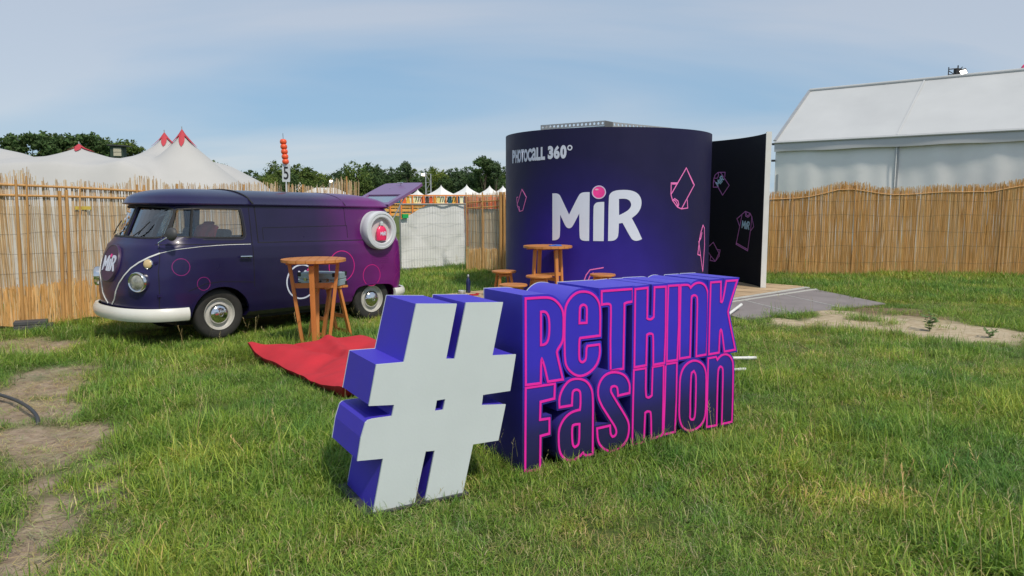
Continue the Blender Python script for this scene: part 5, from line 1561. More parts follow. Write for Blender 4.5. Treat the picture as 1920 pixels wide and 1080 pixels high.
MB().box((0.135, -0.056, zc - .028), (0.20, 0.012, 0.115), ry=R(-16), rx=R(-20)).build('lamp_glass', M_lit, fm_)
# pink pennant tip at the far right
pp = AT(1919, 128, 30)
pn = empty('finial_pole', (pp.x + .05, pp.y, 0), 0, 'pink topped tent finial peeking over the marquee roof', 'finial')
MB().tube([(0, 0, 0), (0, 0, pp.z - .2)], 0.04, 8).build('pole', M_alu, pn)
MB().lathe([(0.10, -.35), (0.14, -.1), (0.12, .05), (0.06, .14), (0.001, .17)], 16, Matrix.Translation((0, 0, pp.z))).build('cap', mat('pink_cap', S(205, 60, 100), 0.5, 0.1, 6), pn, smooth=50)

# ------------------------------------------------------------------ stretched tent with red tips on the left
ZT = 46.0
pxm = ZT / FPX
M_big = mat('cream_tent_canvas', (0.47, 0.465, 0.455), 0.7, 0.05, 0.5, 0.1, 1.5)
M_tip = mat('red_tent_tip', S(165, 52, 62, 0.8), 0.7, 0.1, 3)
bt = empty('peaked_tent', (AT(200, 380, ZT).x, ZT, 0), 0, 'large cream stretch tent with red tipped peaks behind the reed fence', 'tent')
ox = AT(200, 380, ZT).x
def pole(px, py, Y):
    p = AT(px, py, Y); return (p.x - ox, Y - ZT, p.z)
PO = [(pole(-70, 250, 46), [(0, 0), (.6, .45), (1.6, .8), (3.2, 1.15), (5, 1.9), (8, 4.0), (12, 8)]),
      (pole(148, 271, 45), [(0, 0), (.35, .28), (.9, .50), (1.6, .72), (2.4, .90), (4, 1.5), (6, 2.8), (9, 5.5)]),
      (pole(308, 249, 49), [(0, 0), (.3, .45), (.8, .95), (1.6, 1.45), (2.6, 1.75), (4, 2.1), (6, 3.2), (9, 6)]),
      (pole(341, 243, 45), [(0, 0), (.2, .34), (.6, .85), (1.2, 1.42), (2.0, 2.15), (3.0, 3.0), (4.2, 4.0), (5.5, 5.2), (8, 7.5)])]
xs = np.linspace(-13, 9.5, 150); ys = np.linspace(-6.5, 8, 70)
GXX, GYY = np.meshgrid(xs, ys)
Zt = np.full_like(GXX, -50.0)
for (x, y, z), tb in PO:
    d = np.sqrt((GXX - x) ** 2 + (GYY - y) ** 2)
    Zt = np.maximum(Zt, z - np.interp(d, [q[0] for q in tb], [q[1] for q in tb]))
saddle = np.interp(GXX, [-13, -6, -2.2, 1.8, 3.2, 4.6, 8.5], [4.6, 4.35, 4.55, 4.40, 4.65, 4.1, 0.1]) - 0.10 * np.maximum(0, np.abs(GYY) - 1.0) ** 1.5
Zt = np.maximum(Zt, saddle)
Zs = Zt.copy()
for _ in range(5):
    Zs[1:-1, 1:-1] = (Zs[1:-1, 1:-1] * 2 + Zs[:-2, 1:-1] + Zs[2:, 1:-1] + Zs[1:-1, :-2] + Zs[1:-1, 2:]) / 6
for (x, y, z), tb in PO:
    d = np.sqrt((GXX - x) ** 2 + (GYY - y) ** 2); w = np.clip(1 - d / 0.6, 0, 1); Zs = Zs * (1 - w) + Zt * w
Zs = np.maximum(Zs, 0.0)
Zs *= np.clip((GYY + 6.5) / 2.2, 0, 1) ** 0.7 * np.clip((8 - GYY) / 2.0, 0, 1) ** 0.7
V_ = np.stack([GXX.ravel(), GYY.ravel(), Zs.ravel()], 1); I_ = np.arange(V_.shape[0]).reshape(GXX.shape)
MB().add(V_.tolist(), np.stack([I_[:-1, :-1].ravel(), I_[:-1, 1:].ravel(), I_[1:, 1:].ravel(), I_[1:, :-1].ravel()], 1).tolist()).build('canvas', M_big, bt, smooth=70)
def tz_at(x, y):
    i = min(max(int((y - ys[0]) / (ys[1] - ys[0])), 0), len(ys) - 2); j = min(max(int((x - xs[0]) / (xs[1] - xs[0])), 0), len(xs) - 2)
    fy = (y - ys[i]) / (ys[1] - ys[0]); fx_ = (x - xs[j]) / (xs[1] - xs[0])
    return float((Zs[i, j] * (1 - fx_) + Zs[i, j + 1] * fx_) * (1 - fy) + (Zs[i + 1, j] * (1 - fx_) + Zs[i + 1, j + 1] * fx_) * fy)
for k, ((x, y, z), tb) in enumerate(PO):
    vv = []; ff = []; NA = 40; NRr = 8
    ll = 1.0 if k == 1 else 1.25
    for a_ in range(NA):
        a = 2 * math.pi * a_ / NA
        saw = abs(((a * 5 / (2 * math.pi)) % 1) - .5) * 2
        rmax = (0.30 + 0.75 * saw ** 1.3) * ll * (0.85 if k == 1 else 0.66)
        for j in range(NRr + 1):
            r = 0.02 + rmax * j / NRr; xx, yy = x + r * math.cos(a), y + r * math.sin(a)
            zz = max(tz_at(xx, yy), z - float(np.interp(r, [q[0] for q in tb], [q[1] for q in tb]))) + 0.06
            vv.append((xx, yy, zz))
    for a_ in range(NA):
        for j in range(NRr):
            b_ = (a_ + 1) % NA
            ff.append((a_ * (NRr + 1) + j, b_ * (NRr + 1) + j, b_ * (NRr + 1) + j + 1, a_ * (NRr + 1) + j + 1))
    MB().add(vv, ff).build('red_tip', M_tip, bt, smooth=60)
    MB().tube([(x, y, 0), (x, y, z + .18)], [0.07, 0.03], 8).build('tent_pole', M_alu, bt)

# green cabin on stilts beyond the tent
gcp = AT(222, 285, 75)
cab = empty('watch_cabin', (gcp.x, gcp.y, 0), R(10), 'small dark green raised cabin with cream shutter among the pines', 'cabin')
M_grn = mat('dark_green_boards', (0.025, 0.05, 0.035), 0.7, 0.2, 4)
zc = gcp.z
MB().box((0, 0, zc), (1.15, 1.2, 1.05)).build('cabin_box', M_grn, cab)
MB().box((0.15, 0, zc + .60), (1.8, 1.7, 0.10), ry=R(3)).build('roof', M_darkgrey, cab)
MB().box((0.10, -0.62, zc - .03), (0.72, 0.03, 0.78)).build('shutter', mat('cream_shutter', (0.50, 0.47, 0.36), 0.7, 0.1, 5), cab)
MB().box((0.10, -0.64, zc - .05), (0.74, 0.02, 0.03)).build('shutter_bar', M_darkgrey, cab)
for sx in (-.5, .5):
    for sy in (-.5, .5):
        MB().box((sx, sy, (zc - .52) / 2), (0.10, 0.10, zc - .52)).build('stilt', M_grn, cab)

# ------------------------------------------------------------------ pagoda tents, hoarding, container
M_pag = mat('white_pagoda_pvc', (0.76, 0.76, 0.74), 0.6, 0.05, 1.0)
def pagoda_mesh():
    N = 12; prof = []
    for k in range(N + 1):
        t = k / N
        prof.append((2.1 * (1 - t) ** 1.75 + 0.02 * (1 - t), 2.55 + 1.75 * t))
    v = []; f = []
    for (r, z) in prof:
        for q in range(8):
            a = q * math.pi / 4 + math.pi / 4
            rr_ = r * (1.0 if q % 2 == 0 else 0.735)
            v.append((rr_ * math.cos(a), rr_ * math.sin(a), z))
    for k in range(N):
        for q in range(8):
            l = (q + 1) % 8; f.append((k * 8 + q, k * 8 + l, (k + 1) * 8 + l, (k + 1) * 8 + q))
    r = MB().add(v, f).mesh('canopy', 40)
    wl = MB()
    s_ = 2.1 * math.cos(math.pi / 4)
    for (a, b) in (((-s_, -s_), (s_, -s_)), ((s_, -s_), (s_, s_)), ((s_, s_), (-s_, s_)), ((-s_, s_), (-s_, -s_))):
        wl.bar((a[0], a[1], 2.42), (b[0], b[1], 2.42), 0.02, 0.28)
    wv = wl.mesh('valance')
    lg = [MB().bar((sx * s_, sy * s_, 0), (sx * s_, sy * s_, 2.3), 0.07, 0.07).mesh('leg') for sx in (-1, 1) for sy in (-1, 1)]
    return r, wv, lg
pc_, pv_, pl2 = pagoda_mesh()
pc_.materials.append(M_pag); pv_.materials.append(M_pag)
for q in pl2: q.materials.append(M_alu)
PG = [(827, 346, 88, 'white pagoda tent whose peak stands beside the truss light tower'), (875, 345, 88, 'white pagoda tent with its peak over the painted hoarding end'),
      (918, 347, 90, 'white pagoda tent rising behind the short reed fence'), (943, 347, 92, 'white pagoda tent half hidden by the booth drum'), (783, 354, 92, 'white pagoda tent partly behind the raised van tailgate'),
      (697, 353, 140, 'tiny white pagoda peak just off the van roof end'), (562, 340, 120, 'white pagoda peak showing over reeds beside the number marker'), (499, 339, 150, 'white pagoda peak over the reeds above the van middle')]
for px, py, Y, lab in PG:
    p = AT(px, py, Y); e = empty('pagoda_tent', (p.x, Y, 0), R(45 + random.uniform(-6, 6)) - math.atan2(p.x, Y), lab, 'tent', 'white pagoda tents across the field')
    s_ = p.z / 4.3 if p.z < 4.6 else 1.0
    e.scale = (s_ * 1.45, s_ * 1.45, p.z / 4.3)
    link('canopy', pc_, None, e); link('valance', pv_, None, e)
    for q in pl2: link('leg', q, None, e)
# stall roofs further left, low
for px, py, Y, col_, lab in ((748, 358, 110, (0.10, 0.16, 0.24), 'blue stall canopy over the van roof'), (765, 364, 110, (0.7, 0.7, 0.7), 'low white stall canopy next to the blue one'), (610, 352, 60, (0.62, 0.62, 0.6), 'pale stall roof behind the end of the reed fence')):
    p = AT(px, py, Y); e = empty('stall', (p.x, Y, 0), 0, lab, 'stall')
    w_ = 3.6
    m_ = mat('stall_canvas', col_, 0.6, 0.1, 2)
    MB().add([(-w_ / 2, -1.2, p.z - .55), (w_ / 2, -1.2, p.z - .55), (w_ / 2, 1.2, p.z - .55), (-w_ / 2, 1.2, p.z - .55), (-.8, 0, p.z), (.8, 0, p.z)], [(0, 1, 5, 4), (2, 3, 4, 5), (1, 2, 5), (3, 0, 4), (3, 2, 1, 0)]).build('roof', m_, e)
    for sx in (-1, 1):
        for sy in (-1, 1):
            MB().bar((sx * (w_ / 2 - .08), sy * 1.12, 0), (sx * (w_ / 2 - .08), sy * 1.12, p.z - .56), 0.07, 0.07).build('post', M_alu, e)
# painted hoarding
HY = 42.0
hA = AT(690, 380, HY); hB = AT(962, 380, HY)
hoard = empty('painted_hoarding', (hA.x, HY, 0), 0, 'low wooden hoarding of brightly painted panels across the field', 'hoarding')
hz = lambda py: AT(900, py, HY).z
M_ochre = mat('ochre_boards', S(200, 150, 80, 0.7), 0.7, 0.2, 3)
M_orgw = mat('orange_posts', S(205, 120, 50, 0.7), 0.7, 0.15, 4)
HLn = hB.x - hA.x
pal = [S(222, 205, 170), S(196, 80, 40), S(210, 190, 160), S(205, 160, 60), S(40, 70, 100), S(225, 215, 200), S(190, 150, 60), S(200, 75, 45), S(215, 200, 170), S(30, 95, 110), S(222, 190, 120), S(60, 55, 50), S(225, 200, 150), S(205, 90, 40), S(35, 85, 115), S(215, 160, 70)]
PM = [mat('panel_paint', c, 0.6, 0.22, 3) for c in pal]
npn = 38
for k in range(npn):
    x0, x1 = HLn * k / npn, HLn * (k + 1) / npn
    MB().box(((x0 + x1) / 2, 0, (hz(368) + hz(381)) / 2), (x1 - x0 - .02, 0.03, hz(368) - hz(381))).build('painted_panel', PM[(k * 5 + (k * k) % 3) % len(PM)], hoard)
for k in range(14):
    x = HLn * k / 13; MB().box((x, -0.05, hz(366) / 2), (0.07, 0.07, hz(366))).build('post', M_orgw, hoard)
MB().box((HLn / 2, -0.03, hz(366.5)), (HLn, 0.10, 0.07)).build('top_rail', M_orgw, hoard)
MB().box((HLn / 2, -0.03, hz(382)), (HLn, 0.10, 0.05)).build('bottom_rail', M_ochre, hoard)
for py in (387, 394, 402):
    MB().box((HLn / 2, 0.02, hz(py)), (HLn, 0.03, (hz(0) - hz(6)) * .9)).build('lower_board', M_ochre, hoard)
# marks on three of the panels
for (px, kk) in ((832, 0), (846, 1), (786, 2)):
    xx = AT(px, 375, HY).x - hA.x
    mb = MB()
    for j in range(4): mb.bar((xx - .2 + .13 * j, -0.022, hz(379)), (xx - .14 + .13 * j, -0.022, hz(370)), 0.04, 0.01, (0, 1, 0))
    mb.build('painted_stroke', M_black, hoard)
cpt = AT(918, 380, 30)
cont = empty('orange_container', (cpt.x, 30, 0), R(12), 'orange red ribbed site container behind the short reed fence', 'container')
M_cont = mat('orange_container_paint', S(190, 82, 45), 0.6, 0.12, 3)
ctop = AT(918, 369, 30).z
MB().box((0, 0.6, ctop / 2), (1.7, 1.2, ctop)).build('container_box', M_cont, cont)
for k in range(9):
    MB().box((-.76 + .19 * k, -0.015, ctop / 2), (0.06, 0.03, ctop - .1)).build('rib', M_cont, cont)

# ------------------------------------------------------------------ light towers
def tower(px, pyt, Y, lab, side=-1, w=0.35):
    p = AT(px, pyt, Y); e = empty('light_tower', (p.x, Y, 0), 0, lab, 'light tower')
    h = p.z
    for sx in (-1, 1):
        for sy in (-1, 1):
            MB().bar((sx * w / 2, sy * w / 2, 0), (sx * w / 2, sy * w / 2, h), 0.07, 0.07).build('chord', M_alu, e)
    mb = MB(); n = int(h / (w * 1.6))
    for k in range(n):
        z0_, z1_ = h * k / n, h * (k + 1) / n; s_ = 1 if k % 2 else -1
        mb.bar((-s_ * w / 2, -w / 2, z0_), (s_ * w / 2, -w / 2, z1_), 0.045, 0.045).bar((-w / 2, -w / 2, z1_), (w / 2, -w / 2, z1_), 0.04, 0.04)
    o = mb.build('lattice', M_alu, e)
    MB().bar((-w, -0.1, h - .1), (w, -0.1, h - .1), 0.06, 0.06).build('head_bar', M_darkgrey, e)
    lh = MB().box((side * (w / 2 + .28), -.2, h - .12), (0.42, 0.2, 0.30)).build('lamp_head', M_darkgrey, e)
    MB().box((side * (w / 2 + .28), -.32, h - .12), (0.34, 0.02, 0.22)).build('lamp_glass', M_lit2, e)
tower(803, 326, 92, 'tall lattice light tower with lit lamp beside the pagoda tents', -1, 0.62)
tower(622, 338, 95, 'distant lit floodlight on a mast above the reed fence end', 0, 0.5)

# ------------------------------------------------------------------ trees
def leafmat(name, c, tr=0.25):
    return mat(name, c, 0.75, 0.25, 0.35, attr='tone', transl=tr, spec=0.2)
M_bark = mat('bark', (0.10, 0.08, 0.06), 0.9, 0.25, 3)
def crown_mesh(name, lobes, n, size, seed, flat=1.0, bias=0.45):
    r = np.random.default_rng(seed)
    C = np.array([l[:3] for l in lobes]); Rr = np.array([l[3] for l in lobes])
    w = Rr ** 2; w /= w.sum()
    pick = r.choice(len(lobes), n, p=w)
    d = r.normal(size=(n, 3)); d /= np.linalg.norm(d, axis=1)[:, None]
    rad = r.random(n) ** bias
    lump = 0.75 + 0.5 * r.random(len(lobes))[pick]
    off = d * (rad * Rr[pick])[:, None]; off[:, 2] *= flat
    # clumps: snap part of the leaves toward random clump centres
    nc = max(20, n // 28)
    cc = r.integers(0, n, nc); who = r.integers(0, nc, n)
    P = C[pick] + off
    same = r.random(n) < 0.75
    P[same] = P[cc[who[same]]] + r.normal(size=(same.sum(), 3)) * size * 1.1
    nd = d + r.normal(size=(n, 3)) * 0.7 + np.array([0, 0, 0.5]); nd /= np.linalg.norm(nd, axis=1)[:, None]
    t = np.cross(nd, r.normal(size=(n, 3))); t /= np.linalg.norm(t, axis=1)[:, None] + 1e-9
    b = np.cross(nd, t)
    s = size * (0.5 + r.random(n)); s2 = s * (0.45 + 0.3 * r.random(n))
    V = np.empty((n, 4, 3))
    V[:, 0] = P - t * s[:, None]; V[:, 1] = P + b * s2[:, None] + nd * (s * .15)[:, None]; V[:, 2] = P + t * s[:, None]; V[:, 3] = P - b * s2[:, None] + nd * (s * .15)[:, None]
    ct = 0.6 + 0.8 * r.random(nc)
    tone = np.where(same, ct[who], 0.7 + 0.6 * r.random(n)) * (0.85 + 0.3 * r.random(n))
    yel = 0.9 + 0.25 * r.random(n)
    col = np.stack([tone * yel, tone, tone * 0.9, np.ones(n)], 1)
    me = bpy.data.meshes.new(name)
    me.from_pydata(V.reshape(-1, 3).tolist(), [], np.arange(4 * n).reshape(n, 4).tolist())
    a = me.attributes.new('tone', 'FLOAT_COLOR', 'POINT'); a.data.foreach_set('color', np.repeat(col, 4, 0).astype(np.float32).ravel())
    return me
def trunk_mesh(h, r, lobes, seed, limbs=7):
    rr_ = random.Random(seed); mb = MB()
    mb.tube([(0, 0, 0), (rr_.uniform(-.15, .15), 0, h * .35), (rr_.uniform(-.3, .3), rr_.uniform(-.2, .2), h * .75)], [r, r * .75, r * .35], 9)
    for k in range(limbs):
        l = lobes[k % len(lobes)]; z = h * rr_.uniform(.3, .65)
        mb.tube([(0, 0, z), (l[0] * .5, l[1] * .5, z + (l[2] - z) * .55), (l[0] * .9, l[1] * .9, l[2])], [r * .4, r * .25, r * .08], 6)
    return mb.mesh('trunk', 50)
def broad_lobes(seed, h, w, base):
    r = random.Random(seed); L = [(0, 0, base + (h - base) * .5, w * .34), (0, 0, h - w * .26, w * .26)]
    for k in range(13):
        a = r.uniform(0, 2 * math.pi); q = r.uniform(.15, .36) * w; z = base + (h - base) * r.uniform(.12, .86)
        k_ = 1 - 0.55 * max(0, (z - base) / (h - base) - .5) * 2
        L.append((q * math.cos(a) * k_, q * math.sin(a) * k_, z, w * r.uniform(.13, .23)))
    return L
TREES = []
LEAF = [leafmat('leaf_mid', (0.12, 0.18, 0.050)), leafmat('leaf_dark', (0.075, 0.13, 0.050)), leafmat('leaf_fresh', (0.17, 0.23, 0.055)), leafmat('leaf_bluish', (0.085, 0.14, 0.07))]
for k in range(4):
    lb = broad_lobes(100 + k, 10.0, 9.0 + k * .5, 1.2)
    TREES.append((crown_mesh('crown', lb, 7000, 0.21, 200 + k), trunk_mesh(10, 0.26, lb, 300 + k)))
pl_l = [(-2.2, 0.2, 9.3, 1.5), (-.4, -.5, 10.0, 1.7), (1.5, .4, 9.7, 1.6), (3.0, -.2, 9.0, 1.2), (-3.2, .4, 8.5, 1.1), (.6, .8, 8.5, 1.5), (-1.2, -.8, 7.6, 1.0), (2.2, -.6, 7.9, 1.0)]
PINE = (crown_mesh('crown', pl_l, 4200, 0.20, 401, flat=0.45), trunk_mesh(10, 0.22, pl_l, 402, 8))
pl_l2 = [(-1.6, 0, 9.6, 1.3), (0, .3, 10.2, 1.5), (1.5, -.2, 9.8, 1.3), (-2.2, .3, 8.2, 1.0), (2.1, .4, 8.3, 1.1), (.3, -.5, 8.8, 1.2), (-.8, .4, 7.0, .8), (1.0, .2, 6.6, .8)]
PINE2 = (crown_mesh('crown', pl_l2, 3600, 0.19, 411, flat=0.5), trunk_mesh(10, 0.20, pl_l2, 412, 8))
def plant_tree(px, pyt, Y, proto, mi, lab, wfac=1.0, group='trees along the far edge of the field'):
    p = AT(px, pyt, Y); h = p.z
    e = empty('pine_tree' if proto in (PINE, PINE2) else 'tree', (p.x, Y, 0), random.uniform(0, 6.28), lab, 'tree', group)
    s_ = h / 10.4
    e.scale = (s_ * wfac, s_ * wfac, s_)
    c = proto[0].copy() if False else proto[0]
    o = bpy.data.objects.new('crown', c); o.parent = e; COL.objects.link(o)
    if not c.materials: c.materials.append(LEAF[mi])
    o.material_slots[0].link = 'OBJECT'; o.material_slots[0].material = LEAF[mi]
    t = bpy.data.objects.new('trunk', proto[1]); t.parent = e; COL.objects.link(t)
    if not proto[1].materials: proto[1].materials.append(M_bark)
tl = [(400, 294, 120, 0, 'full broad tree rising behind the right flank of the peaked tent'), (440, 316, 125, 1, None), (478, 314, 128, 1, None), (505, 330, 110, 2, 'small fresh green tree left of the number marker'),
      (525, 303, 122, 0, 'round tree behind the number marker plate'), (560, 301, 124, 0, 'round tree just right of the orange balls'), (592, 322, 130, 2, None), (618, 320, 132, 3, None), (640, 321, 128, 1, None),
      (668, 303, 112, 0, 'big rounded tree above the van roof end'), (694, 298, 126, 1, 'tall dark tree over the raised tailgate'), (720, 309, 128, 3, None), (745, 310, 130, 1, None), (772, 312, 126, 0, None),
      (800, 313, 130, 1, None), (818, 309, 118, 2, 'light green tree behind the truss light tower'), (845, 311, 130, 1, None), (866, 309, 128, 3, None), (890, 312, 130, 1, None), (925, 312, 128, 0, None), (950, 309, 130, 1, None), (985, 308, 130, 0, None), (1020, 306, 132, 1, None),
      (420, 322, 118, 0, None), (455, 325, 116, 1, None), (540, 325, 112, 1, None), (605, 333, 116, 1, None), (650, 325, 118, 3, None), (705, 322, 116, 1, None), (735, 325, 114, 1, None), (785, 328, 116, 1, None), (835, 326, 116, 1, None), (875, 326, 116, 3, None), (905, 322, 114, 1, None), (940, 325, 116, 1, None), (975, 322, 118, 1, None),
      (370, 312, 124, 1, None), (350, 322, 122, 0, None), (580, 318, 134, 1, None), (600, 316, 138, 0, None), (630, 315, 138, 1, None), (650, 316, 136, 3, None), (622, 330, 114, 0, None), (585, 332, 112, 0, None), (490, 322, 116, 0, None), (460, 318, 136, 3, None)]
LANDMARKS = [(350, 'behind the highest red tent tip'), (400, 'behind the peaked tent flank'), (445, 'above the van cab roof'), (499, 'behind the pagoda peak over the van'), (537, 'behind the number marker'), (562, 'behind the pagoda next to the marker'), (592, 'above the bare reed tops'),
             (622, 'around the distant lit floodlight'), (650, 'behind the reed fence end'), (697, 'behind the tiny pagoda peak'), (735, 'behind the tailgate hinge'), (765, 'behind the tailgate handle'), (803, 'around the light tower'), (830, 'behind the pagoda beside the tower'),
             (875, 'behind the pagoda over the hoarding'), (905, 'beside the leaning pine'), (920, 'behind the pagoda over the short reeds'), (945, 'at the booth drum edge'), (1000, 'hidden behind the booth drum')]
for k, (px, py, Y, mi, lab) in enumerate(tl):
    near_ = min(((abs(px - q), w) for q, w in LANDMARKS))[1]
    lab = lab or ('%s %s row tree %s' % (['mid green', 'dark', 'fresh green', 'bluish green'][mi], 'nearer' if Y < 119 else 'farther', near_))
    plant_tree(px, py, Y, TREES[(k * 3 + k // 4) % 4], mi, lab, random.uniform(0.85, 1.12))
plant_tree(908, 300, 112, PINE2, 1, 'tall pine with bare leaning trunk near the booth edge')
plant_tree(930, 309, 112, PINE2, 3, 'slim pine beside the leaning one near the booth edge', 0.8)
plant_tree(762, 309, 124, PINE2, 3, 'flat topped pine above the raised tailgate', 0.7)
for px, py, Y, pr, lab in ((52, 254, 78, PINE, 'spreading dark pine left of the middle red tent tip'), (150, 255, 80, PINE, 'flat crowned pine right behind the middle red tent tip'), (100, 262, 88, PINE2, 'pine between the two spreading pines behind the tent'),
                          (190, 268, 86, PINE2, 'pine standing left of the green cabin'), (238, 272, 92, PINE2, 'pine standing right of the green cabin')):
    plant_tree(px, py, Y, pr, 1 if pr is PINE else 0, lab, 1.0, 'pines behind the peaked tent')
for px, py, Y, mi in ((30, 292, 92, 1), (75, 286, 94, 0), (118, 283, 94, 0), (168, 284, 94, 2), (205, 287, 94, 0), (262, 292, 96, 1), (295, 290, 98, 0)):
    wh = {30: 'below the spreading left pine', 75: 'between spreading pine and red tip', 118: 'left beside the middle red tip', 168: 'right beside the middle red tip', 205: 'left of the green cabin', 262: 'right of the green cabin', 295: 'left of the twin red tips'}[px]
    plant_tree(px, py, Y, TREES[px % 4], mi, ['mid green', 'dark', 'fresh green'][mi] + ' broadleaf tree ' + wh, 1.0, 'broadleaf trees behind the peaked tent')
# dark undergrowth below the far trees
n = 9000
r_ = np.random.default_rng(77)
ux = r_.uniform(-75, 15, n); uy = r_.uniform(118, 138, n); uz = r_.random(n) ** 1.4 * 4.2
lobes = [(x, 128 + 5 * math.sin(x), 2.4 + .8 * math.sin(x * 1.7), 3.0) for x in np.arange(-78, 18, 2.2)]
und = crown_mesh('undergrowth', lobes, 16000, 0.28, 78)
und.materials.append(LEAF[1])
uo = bpy.data.objects.new('undergrowth', und); COL.objects.link(uo)
tag(uo, 'dark undergrowth closing the gaps below the far treeline', None, None, 'stuff')

# ------------------------------------------------------------------ grass
def blade(mb, x, y, L, w, phi, curl, ang, tone, seg=4):
    """a leaf of length L that leaves the ground at phi and curls over by curl"""
    dx, dy = math.cos(ang), math.sin(ang); px, py = -dy, dx
    v = []; q = 0.0; z = 0.0
    for k in range(seg + 1):
        t = k / seg
        ww = w * (0.75 + 0.5 * t) * (1 - t ** 2.2) + 0.0006
        v.append((x + dx * q - px * ww / 2, y + dy * q - py * ww / 2, z)); v.append((x + dx * q + px * ww / 2, y + dy * q + py * ww / 2, z))
        a = phi - curl * (t + .5 / seg)
        q += math.cos(a) * L / seg; z = max(z + math.sin(a) * L / seg, 0.004)
    mb.add(v, [(2 * k, 2 * k + 1, 2 * k + 3, 2 * k + 2) for k in range(seg)], tone)
    return v[-1]
gcol = bpy.data.collections.new('grass_tufts')
M_grass = None
def grass_mat():
    m = bpy.data.materials.new('grass_blade'); m.use_nodes = True
    t = m.node_tree; L = t.links.new; b = t.nodes['Principled BSDF']
    b.inputs['Roughness'].default_value = 0.55; b.inputs['Specular IOR Level'].default_value = 0.35
    at = t.nodes.new('ShaderNodeAttribute'); at.attribute_name = 'tone'
    geo = t.nodes.new('ShaderNodeNewGeometry')
    n = t.nodes.new('ShaderNodeTexNoise'); n.inputs['Scale'].default_value = 0.75; n.inputs['Detail'].default_value = 7; n.inputs['Roughness'].default_value = 0.66
    L(geo.outputs['Position'], n.inputs['Vector'])
    r = t.nodes.new('ShaderNodeValToRGB'); e = r.color_ramp.elements
    st = [(0.36, (0.58, 0.78, 0.80)), (0.46, (0.92, 0.98, 0.9)), (0.55, (1.12, 1.05, 0.9)), (0.66, (1.65, 1.25, 1.1))]
    while len(e) < 4: e.new(.5)
    for q, (p, c) in zip(e, st): q.position = p; q.color = (*c, 1)
    L(n.outputs['Fac'], r.inputs[0])
    oi = t.nodes.new('ShaderNodeObjectInfo')
    mr = t.nodes.new('ShaderNodeMapRange'); mr.inputs[3].default_value = 0.72; mr.inputs[4].default_value = 1.25
    L(oi.outputs['Random'], mr.inputs[0])
    m1 = t.nodes.new('ShaderNodeVectorMath'); m1.operation = 'MULTIPLY'; L(at.outputs['Color'], m1.inputs[0]); L(r.outputs[0], m1.inputs[1])
    m2 = t.nodes.new('ShaderNodeVectorMath'); m2.operation = 'SCALE'; L(m1.outputs[0], m2.inputs[0]); L(mr.outputs[0], m2.inputs['Scale'])
    L(m2.outputs[0], b.inputs['Base Color'])
    tr = t.nodes.new('ShaderNodeBsdfTranslucent'); L(m2.outputs[0], tr.inputs['Color'])
    mx = t.nodes.new('ShaderNodeMixShader'); mx.inputs[0].default_value = 0.3
    L(b.outputs[0], mx.inputs[1]); L(tr.outputs[0], mx.inputs[2]); L(mx.outputs[0], t.nodes['Material Output'].inputs[0])
    return m
M_grass = grass_mat()
GREENS = [(0.205, 0.34, 0.045), (0.26, 0.38, 0.055), (0.15, 0.28, 0.04), (0.34, 0.43, 0.10), (0.21, 0.36, 0.075)]
STRAW = [(0.46, 0.39, 0.20), (0.54, 0.48, 0.28), (0.36, 0.33, 0.13)]
def tuft(idx, nbl, rad, llo, lhi, straw, wlo=.0026, whi=.0050, lay=1.0):
    rr_ = random.Random(900 + idx); mb = MB(); main = rr_.uniform(0, 6.283)
    for k in range(nbl):
        a = rr_.uniform(0, 6.283); q = rad * math.sqrt(rr_.random())
        st = rr_.random() < straw
        c = rr_.choice(STRAW) if st else rr_.choice(GREENS); kk = rr_.uniform(.72, 1.25); c = tuple(v * kk for v in c)
        an = main + rr_.gauss(0, 1.1) if rr_.random() < .7 else rr_.uniform(0, 6.283)
        blade(mb, q * math.cos(a), q * math.sin(a), rr_.uniform(llo, lhi), rr_.uniform(wlo, whi), R(rr_.uniform(38, 88)), R(rr_.uniform(5, 110)) * lay, an, c, 4 if idx != 9 else 3)
    me = mb.mesh('grass_tuft_%02d' % idx); me.materials.append(M_grass)
    o = bpy.data.objects.new('grass_tuft_%02d' % idx, me); gcol.objects.link(o)
# 0-4 ordinary turf, 5-6 long, 7 dry, 8 stems with seed heads, 9 coarse far, 10 straw litter
for k in range(5): tuft(k, 76, 0.14, 0.035, 0.10, 0.05 + 0.025 * k, lay=1.1)
tuft(5, 54, 0.13, 0.07, 0.17, 0.07); tuft(6, 54, 0.14, 0.07, 0.165, 0.05, lay=1.3)
tuft(7, 60, 0.15, 0.04, 0.11, 0.36, lay=1.4)
rr_ = random.Random(5); mb = MB()
for k in range(3):
    a = rr_.uniform(0, 6.28); x, y = rr_.uniform(-.12, .12), rr_.uniform(-.12, .12); c = rr_.choice(STRAW[:2])
    h = rr_.uniform(.16, .30); ph = R(rr_.uniform(55, 85)); cu = R(rr_.uniform(0, 50))
    e = blade(mb, x, y, h, 0.0022, ph, cu, a, c, 5)
    for j in range(7):
        k0 = len(mb.v); blade(mb, 0, 0, 0.020, 0.0028, R(rr_.uniform(30, 80)), .3, a + rr_.uniform(-1.4, 1.4), c, 2)
        f_ = .80 + .035 * j
        for w in range(k0, len(mb.v)):
            vx, vy, vz = mb.v[w]; mb.v[w] = (vx + x + (e[0] - x) * f_, vy + y + (e[1] - y) * f_, vz + e[2] * f_)
me = mb.mesh('grass_tuft_08'); me.materials.append(M_grass); o = bpy.data.objects.new('grass_tuft_08', me); gcol.objects.link(o)
tuft(9, 90, 0.24, 0.07, 0.16, 0.12, .006, .010)
rr_ = random.Random(6); mb = MB()
